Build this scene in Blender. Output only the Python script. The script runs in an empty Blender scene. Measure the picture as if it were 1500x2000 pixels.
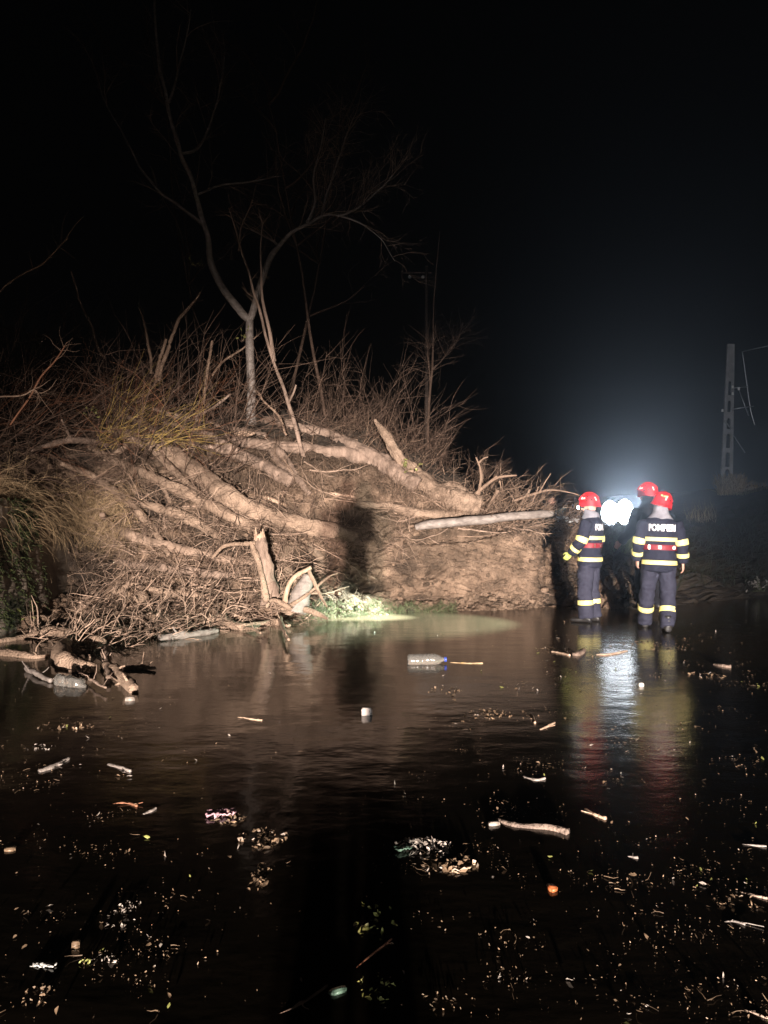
import bpy, bmesh, math, random
import numpy as np
from mathutils import Vector, Matrix
from mathutils.bvhtree import BVHTree

random.seed(7)
rng = np.random.default_rng(11)
R = math.radians
scene = bpy.context.scene
COL = scene.collection

# ------------------------------------------------------------------ camera
CAM_Z = 1.6
F = 1500.0                                   # focal length in pixels of the 1500 x 2000 photograph
cam_d = bpy.data.cameras.new('camera')
cam = bpy.data.objects.new('camera', cam_d)
COL.objects.link(cam)
cam.location = (0, 0, CAM_Z)
cam.rotation_euler = (R(90), 0, 0)
cam_d.sensor_fit = 'VERTICAL'
cam_d.sensor_height = 36
cam_d.lens = 36 * F / 2000
cam_d.clip_start = 0.05
cam_d.clip_end = 600
scene.camera = cam

# ------------------------------------------------------------------ night sky, exposure
world = bpy.data.worlds.new('World')
scene.world = world
world.use_nodes = True
nt = world.node_tree
nt.nodes.clear()
wo = nt.nodes.new('ShaderNodeOutputWorld')
wb = nt.nodes.new('ShaderNodeBackground')
wb.inputs['Color'].default_value = (0.35, 0.45, 0.6, 1)
wb.inputs['Strength'].default_value = 0.0006
nt.links.new(wb.outputs[0], wo.inputs[0])
scene.view_settings.view_transform = 'Standard'
scene.view_settings.look = 'None'
scene.view_settings.exposure = 0
scene.view_settings.gamma = 1
scene.cycles.max_bounces = 6
scene.cycles.volume_bounces = 0
scene.cycles.transparent_max_bounces = 6
scene.cycles.sample_clamp_indirect = 3.0


def spot(name, loc, target, power, size, blend, color, radius):
    d = bpy.data.lights.new(name, 'SPOT')
    d.energy = power
    d.spot_size = R(size)
    d.spot_blend = blend
    d.color = color
    d.shadow_soft_size = radius
    o = bpy.data.objects.new(name, d)
    o.location = loc
    v = Vector(target) - Vector(loc)
    o.rotation_euler = v.to_track_quat('-Z', 'Y').to_euler()
    COL.objects.link(o)
    return o


# the two headlights of the engine parked 20 m behind the photographer
for hx, tx, hc in ((0.48, -0.7, (1.0, 0.79, 0.69)), (0.88, -0.2, (0.93, 0.87, 0.76))):
    so = spot('headlight', (hx, -20, 0.95), (tx + 0.25, 12.5, 1.05), 96000, 26, 1.0, hc, 0.11)
    so.scale = (1.0, 0.69, 1.0)                # a dipped beam is wider than it is high
spot('added_fill_spot', (2.3, -20, 1.1), (11.0, 30, 1.2), 21000, 40, 1.0, (0.9, 0.9, 0.95), 0.05)  # added fill lamp: lifts the pole, the verge and the black shadows


# ------------------------------------------------------------------ small helpers
def W(px, py, Y):
    """point seen at pixel (px, py) of the photograph at depth Y"""
    return np.array(((px - 750) / F * Y, Y, CAM_Z - (py - 1000) / F * Y))


def G(px, py, z=0.0):
    """point of the level z seen at pixel (px, py)"""
    Y = (CAM_Z - z) * F / (py - 1000)
    return np.array(((px - 750) / F * Y, Y, z))


def nrm(v):
    return v / (np.linalg.norm(v, axis=-1, keepdims=True) + 1e-9)


_perm = np.random.default_rng(3).permutation(256)
_perm = np.concatenate([_perm, _perm, _perm])
_grad = nrm(np.random.default_rng(4).normal(size=(256, 3)))


def perlin(p):
    p = np.asarray(p, float)
    i = np.floor(p).astype(int)
    f = p - i
    u = f * f * f * (f * (f * 6 - 15) + 10)
    i &= 255

    def g(dx, dy, dz):
        h = _perm[_perm[_perm[i[..., 0] + dx] + i[..., 1] + dy] + i[..., 2] + dz]
        d = f - np.array((dx, dy, dz))
        return (_grad[h] * d).sum(-1)
    x0 = g(0, 0, 0) * (1 - u[..., 0]) + g(1, 0, 0) * u[..., 0]
    x1 = g(0, 1, 0) * (1 - u[..., 0]) + g(1, 1, 0) * u[..., 0]
    x2 = g(0, 0, 1) * (1 - u[..., 0]) + g(1, 0, 1) * u[..., 0]
    x3 = g(0, 1, 1) * (1 - u[..., 0]) + g(1, 1, 1) * u[..., 0]
    y0 = x0 * (1 - u[..., 1]) + x1 * u[..., 1]
    y1 = x2 * (1 - u[..., 1]) + x3 * u[..., 1]
    return (y0 * (1 - u[..., 2]) + y1 * u[..., 2]) * 1.6


def fbm(p, octv=4, gain=0.5):
    a, s, t = 1.0, 0.0, 0.0
    for k in range(octv):
        s = s + a * perlin(p * 2 ** k + 17.3 * k)
        t += a
        a *= gain
    return s / t


def ridged(p, octv=3):
    a, s, t = 1.0, 0.0, 0.0
    for k in range(octv):
        s = s + a * (1 - 2 * np.abs(perlin(p * 2 ** k + 9.1 * k)))
        t += a
        a *= 0.5
    return s / t


def spline(P, n):
    """Catmull-Rom through the rows of P, n samples"""
    P = np.asarray(P, float)
    m = len(P)
    if m == 2:
        P = np.vstack([P[0], (P[0] + P[1]) / 2, P[1]])
        m = 3
    t = np.linspace(0, m - 1 - 1e-6, n)
    return catmull(P, t)


def catmull(P, t):
    m = len(P)
    i = np.clip(np.floor(t).astype(int), 0, m - 2)
    f = (t - i).reshape((-1,) + (1,) * (P.ndim - 1))
    a, b, c, d = P[np.clip(i - 1, 0, m - 1)], P[i], P[i + 1], P[np.clip(i + 2, 0, m - 1)]
    return 0.5 * (2 * b + (c - a) * f + (2 * a - 5 * b + 4 * c - d) * f ** 2 + (3 * b - a - 3 * c + d) * f ** 3)


class MB:
    """collects vertices and faces, then links them as one mesh object"""

    def __init__(self):
        self.v, self.q, self.t, self.tint, self.n = [], [], [], [], 0

    def add(self, v, quads=None, tris=None, tint=0.5):
        v = np.asarray(v, float).reshape(-1, 3)
        if quads is not None and len(quads):
            self.q.append(np.asarray(quads, int).reshape(-1, 4) + self.n)
        if tris is not None and len(tris):
            self.t.append(np.asarray(tris, int).reshape(-1, 3) + self.n)
        self.v.append(v)
        self.tint.append(np.broadcast_to(np.asarray(tint, float), (len(v),)))
        self.n += len(v)
        return self

    def data(self, name, mat, origin=(0, 0, 0), smooth=True):
        v = np.vstack(self.v) - np.asarray(origin, float)
        q = np.vstack(self.q) if self.q else np.zeros((0, 4), int)
        t = np.vstack(self.t) if self.t else np.zeros((0, 3), int)
        me = bpy.data.meshes.new(name)
        me.vertices.add(len(v))
        me.vertices.foreach_set('co', v.astype(np.float32).ravel())
        me.loops.add(q.size + t.size)
        me.loops.foreach_set('vertex_index', np.concatenate([q.ravel(), t.ravel()]).astype(np.int32))
        me.polygons.add(len(q) + len(t))
        start = np.concatenate([np.arange(len(q)) * 4, q.size + np.arange(len(t)) * 3]).astype(np.int32)
        me.polygons.foreach_set('loop_start', start)
        me.polygons.foreach_set('use_smooth', np.full(len(q) + len(t), smooth))
        at = me.attributes.new('tint', 'FLOAT', 'POINT')
        at.data.foreach_set('value', np.concatenate(self.tint).astype(np.float32))
        me.materials.append(mat)
        me.update(calc_edges=True)
        me.validate()
        return me

    def base(self):
        v = np.vstack(self.v)
        lo, hi = v.min(0), v.max(0)
        return np.array(((lo[0] + hi[0]) / 2, (lo[1] + hi[1]) / 2, lo[2]))

    def build(self, name, mat, parent=None, smooth=True, local=False):
        """world coordinates unless local (then in the parent's frame)"""
        if parent is not None:
            org = (0, 0, 0) if local else np.array(parent.location)
            if not local and parent.parent is not None:
                org = org + np.array(parent.parent.location)
            o = bpy.data.objects.new(name, self.data(name, mat, org, smooth))
            o.parent = parent
        else:
            org = self.base()
            o = bpy.data.objects.new(name, self.data(name, mat, org, smooth))
            o.location = org
        COL.objects.link(o)
        return o

    # -- shapes
    def tube(self, pts, rad, sides=8, cap=True, rough=0.0, tint=0.5, seed=0):
        pts = np.asarray(pts, float)
        rad = np.broadcast_to(np.asarray(rad, float), (len(pts),))
        v, q = ring_tubes(pts[None], rad[None], sides, rough, seed)
        tr = []
        if cap:
            K = len(pts)
            v = np.vstack([v, pts[0], pts[-1]])
            a, b = K * sides, K * sides + 1
            for s in range(sides):
                s2 = (s + 1) % sides
                tr.append((a, s2, s))
                tr.append((b, (K - 1) * sides + s, (K - 1) * sides + s2))
        return self.add(v, q, tr, tint)

    def tubes(self, P, Rr, sides=3, tint=None):
        v, q = ring_tubes(P, Rr, sides)
        if tint is None:
            tint = rng.random(len(P))
        return self.add(v, q, None, np.repeat(tint, P.shape[1] * sides))

    def box(self, c, s, rot=None, tint=0.5, top=1.0):
        x, y, z = np.asarray(s, float) / 2
        v = np.array([(sx * x * (top if sz > 0 else 1), sy * y * (top if sz > 0 else 1), sz * z) for sz in (-1, 1) for sy in (-1, 1) for sx in (-1, 1)])
        if rot is not None:
            v = v @ np.array(rot).T
        return self.add(v + np.asarray(c), [(0, 2, 3, 1), (4, 5, 7, 6), (0, 1, 5, 4), (2, 6, 7, 3), (0, 4, 6, 2), (1, 3, 7, 5)], tint=tint)

    def lathe(self, prof, M=None, sides=20, tint=0.5):
        """profile of (radius, height) round the z axis, then the 4x4 matrix M"""
        prof = np.asarray(prof, float)
        a = np.linspace(0, 2 * np.pi, sides, endpoint=False)
        v = np.stack([prof[:, None, 0] * np.cos(a), prof[:, None, 0] * np.sin(a), np.broadcast_to(prof[:, None, 1], (len(prof), sides))], -1).reshape(-1, 3)
        q = [(i * sides + s, i * sides + (s + 1) % sides, (i + 1) * sides + (s + 1) % sides, (i + 1) * sides + s) for i in range(len(prof) - 1) for s in range(sides)]
        if M is not None:
            M = np.array(M)
            v = v @ M[:3, :3].T + M[:3, 3]
        return self.add(v, q, tint=tint)

    def ball(self, c, r, nu=14, nv=9, bump=0.0, seed=0.0, tint=0.5, freq=2.0):
        th = np.linspace(0, np.pi, nv)
        a = np.linspace(0, 2 * np.pi, nu, endpoint=False)
        d = np.stack([np.sin(th)[:, None] * np.cos(a), np.sin(th)[:, None] * np.sin(a), np.broadcast_to(np.cos(th)[:, None], (nv, nu))], -1).reshape(-1, 3)
        k = 1 + bump * fbm(d * freq + seed, 3) if bump else 1
        k = np.reshape(k, (-1, 1)) if bump else 1
        q = [(i * nu + s, (i + 1) * nu + s, (i + 1) * nu + (s + 1) % nu, i * nu + (s + 1) % nu) for i in range(nv - 1) for s in range(nu)]
        return self.add(d * np.asarray(r) * k + np.asarray(c), q, tint=tint)


def ring_tubes(P, Rr, k, rough=0.0, seed=0):
    N, K, _ = P.shape
    T = nrm(np.gradient(P, axis=1))
    ref = np.array((0.31, 0.47, 0.83)) + np.zeros_like(P)
    if N > 1:
        ref = ref + 0.0
    flat = np.abs((T * nrm(ref)).sum(-1, keepdims=True)) > 0.93
    ref = np.where(flat, np.array((0.9, -0.3, 0.1)), ref)
    n1 = nrm(np.cross(T, ref))
    n2 = np.cross(T, n1)
    a = np.arange(k) * 2 * np.pi / k
    d = n1[:, :, None] * np.cos(a)[None, None, :, None] + n2[:, :, None] * np.sin(a)[None, None, :, None]
    rr = Rr[:, :, None, None]
    V = P[:, :, None] + rr * d
    if rough:
        ln = np.concatenate([np.zeros((N, 1)), np.cumsum(np.linalg.norm(np.diff(P, axis=1), axis=2), 1)], 1)
        q3 = np.stack(np.broadcast_arrays(np.cos(a)[None, None] * 2.6 + seed, np.sin(a)[None, None] * 2.6, (ln / max(Rr.mean(), 1e-3))[..., None] * 0.22), -1)
        V = V + d * rr * rough * 1.1 * fbm(q3, 3)[..., None]
        V = V + d * rr * rough * (fbm(V * (0.35 / max(Rr.mean(), 1e-3)) + seed, 3) * 1.6 + 0.7 * fbm(V * (1.4 / max(Rr.mean(), 1e-3)) + seed, 2))[..., None]
    j = np.arange(K - 1)[:, None] * k
    s = np.arange(k)[None, :]
    s2 = (s + 1) % k
    quad = np.stack([j + s, j + s2, j + k + s2, j + k + s], -1).reshape(-1, 4)
    quads = (quad[None] + (np.arange(N) * K * k)[:, None, None]).reshape(-1, 4)
    return V.reshape(-1, 3), quads


def wander(start, direc, length, K=6, wob=0.25, grav=0.0):
    """many wandering polylines at once"""
    N = len(start)
    P = np.zeros((N, K, 3))
    P[:, 0] = start
    d = nrm(np.asarray(direc, float) + np.zeros((N, 3)))
    g = np.broadcast_to(np.asarray(grav, float), (N,))
    step = (np.asarray(length) / (K - 1)) * np.ones(N)
    for i in range(1, K):
        P[:, i] = P[:, i - 1] + d * step[:, None]
        d = d + rng.normal(size=(N, 3)) * wob
        d[:, 2] += g
        d = nrm(d)
    return P


def along(P, n_child, lo=0.2, hi=0.95):
    """random points (with tangents) along random members of P"""
    N, K, _ = P.shape
    i = rng.integers(0, N, n_child)
    t = rng.uniform(lo, hi, n_child) * (K - 1)
    j = np.clip(t.astype(int), 0, K - 2)
    f = (t - j)[:, None]
    a, b = P[i, j], P[i, j + 1]
    return a + (b - a) * f, nrm(b - a), i


def taper(N, K, r0, r1=0.25):
    r0 = np.broadcast_to(np.asarray(r0, float), (N,))
    return r0[:, None] * np.linspace(1, r1, K)[None]


def tag(o, label=None, cat=None, group=None, kind=None):
    if label:
        o['label'] = label
    if cat:
        o['category'] = cat
    if group:
        o['group'] = group
    if kind:
        o['kind'] = kind
    return o


def empty(name, loc, rz=0.0, label=None, cat=None, group=None):
    o = bpy.data.objects.new(name, None)
    o.location = Vector([float(c) for c in loc])
    o.rotation_euler = (0, 0, rz)
    o.empty_display_size = 0.2
    COL.objects.link(o)
    return tag(o, label, cat, group)


# ------------------------------------------------------------------ materials
def mat(name, c1, c2=None, scale=6.0, rough=0.7, rough2=None, bump=0.0, bscale=30.0, spec=0.4, tint=0.0, stretch=(1, 1, 1), detail=6, c3=None, **kw):
    m = bpy.data.materials.new(name)
    m.use_nodes = True
    n = m.node_tree.nodes
    L = m.node_tree.links
    b = n['Principled BSDF']
    b.inputs['Specular IOR Level'].default_value = spec
    for k, v in kw.items():
        b.inputs[k.replace('_', ' ')].default_value = v
    tc = n.new('ShaderNodeTexCoord')
    mp = n.new('ShaderNodeMapping')
    mp.inputs['Scale'].default_value = stretch
    L.new(tc.outputs['Object'], mp.inputs['Vector'])
    nz = n.new('ShaderNodeTexNoise')
    nz.inputs['Scale'].default_value = scale
    nz.inputs['Detail'].default_value = detail
    nz.inputs['Roughness'].default_value = 0.62
    L.new(mp.outputs[0], nz.inputs['Vector'])
    cr = n.new('ShaderNodeValToRGB')
    cr.color_ramp.elements[0].position = 0.3
    cr.color_ramp.elements[1].position = 0.72
    cr.color_ramp.elements[0].color = (*c1, 1)
    cr.color_ramp.elements[1].color = (*(c2 or c1), 1)
    if c3:
        e = cr.color_ramp.elements.new(0.52)
        e.color = (*c3, 1)
    L.new(nz.outputs['Fac'], cr.inputs['Fac'])
    colout = cr.outputs['Color']
    if tint:
        at = n.new('ShaderNodeAttribute')
        at.attribute_name = 'tint'
        mr = n.new('ShaderNodeMapRange')
        mr.inputs['To Min'].default_value = 1 - tint
        mr.inputs['To Max'].default_value = 1 + tint
        L.new(at.outputs['Fac'], mr.inputs['Value'])
        mx = n.new('ShaderNodeMix')
        mx.data_type = 'RGBA'
        mx.blend_type = 'MULTIPLY'
        mx.inputs[0].default_value = 1
        L.new(colout, mx.inputs[6])
        L.new(mr.outputs[0], mx.inputs[7])
        colout = mx.outputs[2]
    L.new(colout, b.inputs['Base Color'])
    if rough2 is None:
        b.inputs['Roughness'].default_value = rough
    else:
        mr = n.new('ShaderNodeMapRange')
        mr.inputs['To Min'].default_value = rough
        mr.inputs['To Max'].default_value = rough2
        L.new(nz.outputs['Fac'], mr.inputs['Value'])
        L.new(mr.outputs[0], b.inputs['Roughness'])
    if bump:
        n2 = n.new('ShaderNodeTexNoise')
        n2.inputs['Scale'].default_value = bscale
        n2.inputs['Detail'].default_value = 5
        L.new(mp.outputs[0], n2.inputs['Vector'])
        bp = n.new('ShaderNodeBump')
        bp.inputs['Strength'].default_value = bump
        bp.inputs['Distance'].default_value = 0.05 if name in ('mud', 'mud_coated_bark') else 0.02
        L.new(n2.outputs['Fac'], bp.inputs['Height'])
        L.new(bp.outputs[0], b.inputs['Normal'])
    return m


def emit(name, color, strength):
    m = bpy.data.materials.new(name)
    m.use_nodes = True
    n = m.node_tree.nodes
    b = n['Principled BSDF']
    b.inputs['Base Color'].default_value = (*color, 1)
    b.inputs['Emission Color'].default_value = (*color, 1)
    b.inputs['Emission Strength'].default_value = strength
    return m


M = {
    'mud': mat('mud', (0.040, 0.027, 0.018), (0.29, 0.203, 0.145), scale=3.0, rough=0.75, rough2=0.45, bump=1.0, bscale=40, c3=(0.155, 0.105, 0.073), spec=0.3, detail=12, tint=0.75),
    'mudbark': mat('mud_coated_bark', (0.14, 0.097, 0.07), (0.38, 0.275, 0.205), scale=5, rough=0.8, bump=0.9, bscale=38, c3=(0.285, 0.203, 0.15), spec=0.25),
    'bark': mat('bark', (0.10, 0.07, 0.054), (0.33, 0.24, 0.19), scale=9, rough=0.85, bump=1.0, bscale=45, stretch=(1, 1, 0.35), spec=0.25),
    'paleb': mat('smooth_pale_bark', (0.11, 0.09, 0.08), (0.30, 0.26, 0.235), scale=8, rough=0.6, bump=0.5, bscale=30, stretch=(1, 1, 2.2), spec=0.4),
    'darkbark': mat('wet_bark', (0.05, 0.036, 0.03), (0.2, 0.145, 0.115), scale=14, rough=0.7, bump=1.0, bscale=50),
    'wood': mat('broken_wood', (0.22, 0.14, 0.095), (0.52, 0.38, 0.28), scale=20, rough=0.8, bump=0.5, bscale=60, stretch=(1, 1, 0.2)),
    'twig': mat('dry_twig', (0.13, 0.085, 0.06), (0.27, 0.19, 0.14), scale=7, rough=0.85, tint=0.55, spec=0.2),
    'mudtwig': mat('muddy_twig', (0.11, 0.075, 0.055), (0.36, 0.26, 0.20), scale=4, rough=0.85, tint=0.8, spec=0.2),
    'darktwig': mat('dark_twig', (0.05, 0.032, 0.024), (0.13, 0.086, 0.064), scale=7, rough=0.85, tint=0.6, spec=0.2),
    'redtwig': mat('reddish_twig', (0.13, 0.055, 0.032), (0.24, 0.11, 0.06), scale=7, rough=0.75, tint=0.5, spec=0.3),
    'yellowtwig': mat('yellow_willow_twig', (0.22, 0.15, 0.05), (0.40, 0.29, 0.10), scale=7, rough=0.7, tint=0.4, spec=0.3),
    'straw': mat('dry_straw', (0.22, 0.15, 0.085), (0.42, 0.31, 0.19), scale=9, rough=0.85, tint=0.5, spec=0.2),
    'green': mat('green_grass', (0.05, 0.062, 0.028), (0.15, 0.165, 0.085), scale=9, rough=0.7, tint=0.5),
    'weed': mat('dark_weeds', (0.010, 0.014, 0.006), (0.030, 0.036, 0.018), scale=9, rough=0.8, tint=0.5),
    'moss': mat('moss', (0.012, 0.016, 0.004), (0.045, 0.060, 0.014), scale=12, rough=0.9, bump=1.0, bscale=60, tint=0.4),
    'concrete': mat('wall_concrete', (0.09, 0.074, 0.058), (0.25, 0.205, 0.165), scale=2.5, rough=0.6, bump=0.35, bscale=25, c3=(0.18, 0.147, 0.118)),
    'poleconc': mat('pole_concrete', (0.15, 0.145, 0.145), (0.26, 0.25, 0.245), scale=3, rough=0.9, bump=0.3, bscale=30),
    'leaf': mat('fallen_leaf', (0.04, 0.025, 0.015), (0.175, 0.118, 0.074), scale=14, rough=0.5, tint=0.6, spec=0.5),
    'paleleaf': mat('pale_leaf', (0.12, 0.10, 0.085), (0.34, 0.29, 0.255), scale=14, rough=0.5, tint=0.35, spec=0.5),
    'greenleaf': mat('yellow_green_leaf', (0.10, 0.11, 0.03), (0.25, 0.25, 0.08), scale=14, rough=0.5, tint=0.4, spec=0.5),
    'orangeleaf': mat('orange_leaf', (0.2, 0.05, 0.015), (0.3, 0.09, 0.03), scale=14, rough=0.5, tint=0.3),
    'foam': mat('white_foam', (0.62, 0.56, 0.5), (0.82, 0.78, 0.73), scale=30, rough=0.85, bump=0.5, bscale=90),
    'greenplastic': mat('green_plastic', (0.06, 0.10, 0.07), (0.16, 0.23, 0.18), scale=10, rough=0.3),
    'whiteplastic': mat('white_plastic_sheet', (0.25, 0.25, 0.24), (0.5, 0.5, 0.48), scale=4, rough=0.35),
    'rubber': mat('muddy_rubber', (0.05, 0.036, 0.026), (0.19, 0.135, 0.095), scale=6, rough=0.75, bump=0.5, bscale=40),
    'paletarp': mat('pale_tarpaulin', (0.45, 0.47, 0.5), (0.7, 0.72, 0.75), scale=4, rough=0.5),
    'bluecap': mat('blue_cap', (0.03, 0.06, 0.35), rough=0.35),
    'redbag': mat('pink_wrapper', (0.25, 0.13, 0.16), (0.42, 0.27, 0.3), scale=12, rough=0.35),
    'navy': mat('navy_cloth', (0.012, 0.013, 0.024), (0.022, 0.023, 0.04), scale=5, rough=0.85, bump=0.35, bscale=14, spec=0.2),
    'trouser': mat('navy_trouser_cloth', (0.022, 0.022, 0.038), (0.036, 0.037, 0.058), scale=5, rough=0.85, bump=0.35, bscale=12, spec=0.25),
    'black': mat('black_cloth', (0.008, 0.008, 0.011), (0.014, 0.014, 0.018), scale=5, rough=0.9, spec=0.15),
    'boot': mat('black_boot', (0.012, 0.012, 0.013), (0.03, 0.026, 0.024), scale=8, rough=0.5),
    'helmet': mat('red_helmet', (0.50, 0.012, 0.018), (0.70, 0.022, 0.032), scale=9, rough=0.28, rough2=0.6, spec=0.5),
    'belt': mat('dark_red_belt', (0.16, 0.012, 0.022), (0.22, 0.02, 0.03), scale=20, rough=0.6),
    'metal': mat('buckle_metal', (0.5, 0.45, 0.35), rough=0.35, Metallic=1.0),
    'reflect': mat('reflective_tape', (0.86, 0.74, 0.22), (0.94, 0.85, 0.36), scale=20, rough=0.5),
    'reflectw': mat('silver_reflective_tape', (0.93, 0.92, 0.86), rough=0.4),
    'letters': mat('white_print', (0.88, 0.88, 0.9), rough=0.5),
    'skin': mat('skin', (0.50, 0.27, 0.20), (0.60, 0.35, 0.27), scale=8, rough=0.5),
    'hood': mat('grey_hood', (0.15, 0.145, 0.17), (0.27, 0.265, 0.3), scale=10, rough=0.9),
    'glove': mat('yellow_glove', (0.42, 0.48, 0.09), (0.55, 0.58, 0.2), scale=15, rough=0.7),
    'hair': mat('dark_hair', (0.012, 0.009, 0.007), (0.02, 0.015, 0.012), scale=30, rough=0.6),
    'redcloth': mat('red_cloth', (0.22, 0.03, 0.03), (0.3, 0.05, 0.05), scale=10, rough=0.85),
    'dark': mat('dark_plastic', (0.015, 0.015, 0.017), rough=0.45),
    'porcelain': mat('white_porcelain', (0.75, 0.72, 0.68), rough=0.2),
    'steel': mat('galvanised_steel', (0.35, 0.36, 0.38), (0.5, 0.5, 0.52), scale=20, rough=0.4, Metallic=0.9),
    'ground': mat('ground_soil', (0.03, 0.024, 0.018), (0.07, 0.056, 0.042), scale=0.8, rough=0.9, bump=0.5, bscale=6),
    'asphalt': mat('asphalt', (0.04, 0.04, 0.04), (0.065, 0.063, 0.06), scale=20, rough=0.8),
    'hillsoil': mat('hill_soil', (0.018, 0.013, 0.009), (0.05, 0.036, 0.026), scale=2.2, rough=0.9, bump=0.9, bscale=14),
    'lampglass': emit('lit_led_glass', (0.86, 0.93, 1.0), 22),
    'headlens': emit('lit_headlamp_lens', (0.9, 1.0, 0.95), 45),
}
pl = bpy.data.materials.new('clear_plastic')
pl.use_nodes = True
b = pl.node_tree.nodes['Principled BSDF']
b.inputs['Base Color'].default_value = (0.8, 0.77, 0.72, 1)
b.inputs['Transmission Weight'].default_value = 0.9
b.inputs['Roughness'].default_value = 0.14
b.inputs['IOR'].default_value = 1.4
M['clear'] = pl


def water_material():
    m = bpy.data.materials.new('flood_water')
    m.use_nodes = True
    n, L = m.node_tree.nodes, m.node_tree.links
    b = n['Principled BSDF']
    tc = n.new('ShaderNodeTexCoord')

    def noise(scale, detail, stretch=(1, 1, 1)):
        mp = n.new('ShaderNodeMapping')
        mp.inputs['Scale'].default_value = stretch
        L.new(tc.outputs['Object'], mp.inputs['Vector'])
        z = n.new('ShaderNodeTexNoise')
        z.inputs['Scale'].default_value = scale
        z.inputs['Detail'].default_value = detail
        L.new(mp.outputs[0], z.inputs['Vector'])
        return z.outputs['Fac']

    def math_(op, a, c):
        k = n.new('ShaderNodeMath')
        k.operation = op
        for i, s in enumerate((a, c)):
            if isinstance(s, (int, float)):
                k.inputs[i].default_value = s
            else:
                L.new(s, k.inputs[i])
        return k.outputs[0]

    def ramp(v, lo, hi, a=0.0, c=1.0):
        k = n.new('ShaderNodeMapRange')
        k.interpolation_type = 'SMOOTHSTEP'
        L.new(v, k.inputs['Value'])
        k.inputs['From Min'].default_value = lo
        k.inputs['From Max'].default_value = hi
        k.inputs['To Min'].default_value = a
        k.inputs['To Max'].default_value = c
        return k.outputs[0]
    sx = n.new('ShaderNodeSeparateXYZ')
    L.new(tc.outputs['Object'], sx.inputs[0])
    # mud carried by the water is thickest by the toe of the slide
    patch = noise(0.55, 4)
    mudd = math_('ADD', sx.outputs['Y'], math_('MULTIPLY', math_('SUBTRACT', patch, 0.5), 5.0))
    murk = ramp(mudd, 6.0, 10.5)
    right = ramp(math_('ADD', sx.outputs['X'], math_('MULTIPLY', math_('SUBTRACT', noise(0.9, 4), 0.5), 3.0)), -0.4, 1.6)
    murk = math_('MULTIPLY', murk, math_('SUBTRACT', 1.0, math_('MULTIPLY', right, 0.55)))
    mx = n.new('ShaderNodeMix')
    mx.data_type = 'RGBA'
    L.new(murk, mx.inputs[0])
    mx.inputs[6].default_value = (0.006, 0.0045, 0.003, 1)
    mx.inputs[7].default_value = (0.125, 0.095, 0.065, 1)
    L.new(mx.outputs[2], b.inputs['Base Color'])
    b.inputs['IOR'].default_value = 1.33
    L.new(ramp(right, 0, 1, 0.09, 0.15), b.inputs['Roughness'])
    h1 = noise(2.2, 3, (1, 1.6, 1))
    h2 = noise(16, 4, (1, 1.3, 1))
    h3 = noise(60, 3)
    h = math_('ADD', math_('MULTIPLY', h1, 0.5), math_('MULTIPLY', h2, 0.06))
    h = math_('ADD', h, math_('MULTIPLY', math_('MULTIPLY', h3, right), 0.05))
    bp = n.new('ShaderNodeBump')
    bp.inputs['Strength'].default_value = 0.26
    bp.inputs['Distance'].default_value = 0.05
    L.new(h, bp.inputs['Height'])
    L.new(bp.outputs[0], b.inputs['Normal'])
    return m


M['water'] = water_material()


# ------------------------------------------------------------------ the setting
def sheet(name, x0, x1, y0, y1, z, m, nx=2, ny=2):
    X, Y = np.meshgrid(np.linspace(x0, x1, nx), np.linspace(y0, y1, ny))
    v = np.stack([X, Y, np.full_like(X, z)], -1).reshape(-1, 3)
    q = [(j * nx + i, j * nx + i + 1, (j + 1) * nx + i + 1, (j + 1) * nx + i) for j in range(ny - 1) for i in range(nx - 1)]
    o = MB().add(v, q).build(name, m)
    return tag(o, kind='structure')


sheet('ground', -110, 110, -40, 160, -0.20, M['ground'])
sheet('road', -5.2, 7.5, -38, 120, -0.06, M['asphalt'])
wtr = sheet('water', -9, 11, -30, 21, 0.0, M['water'])
wtr.data.transform(Matrix.Translation(wtr.location))
wtr.location = (0, 0, 0)

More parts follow.
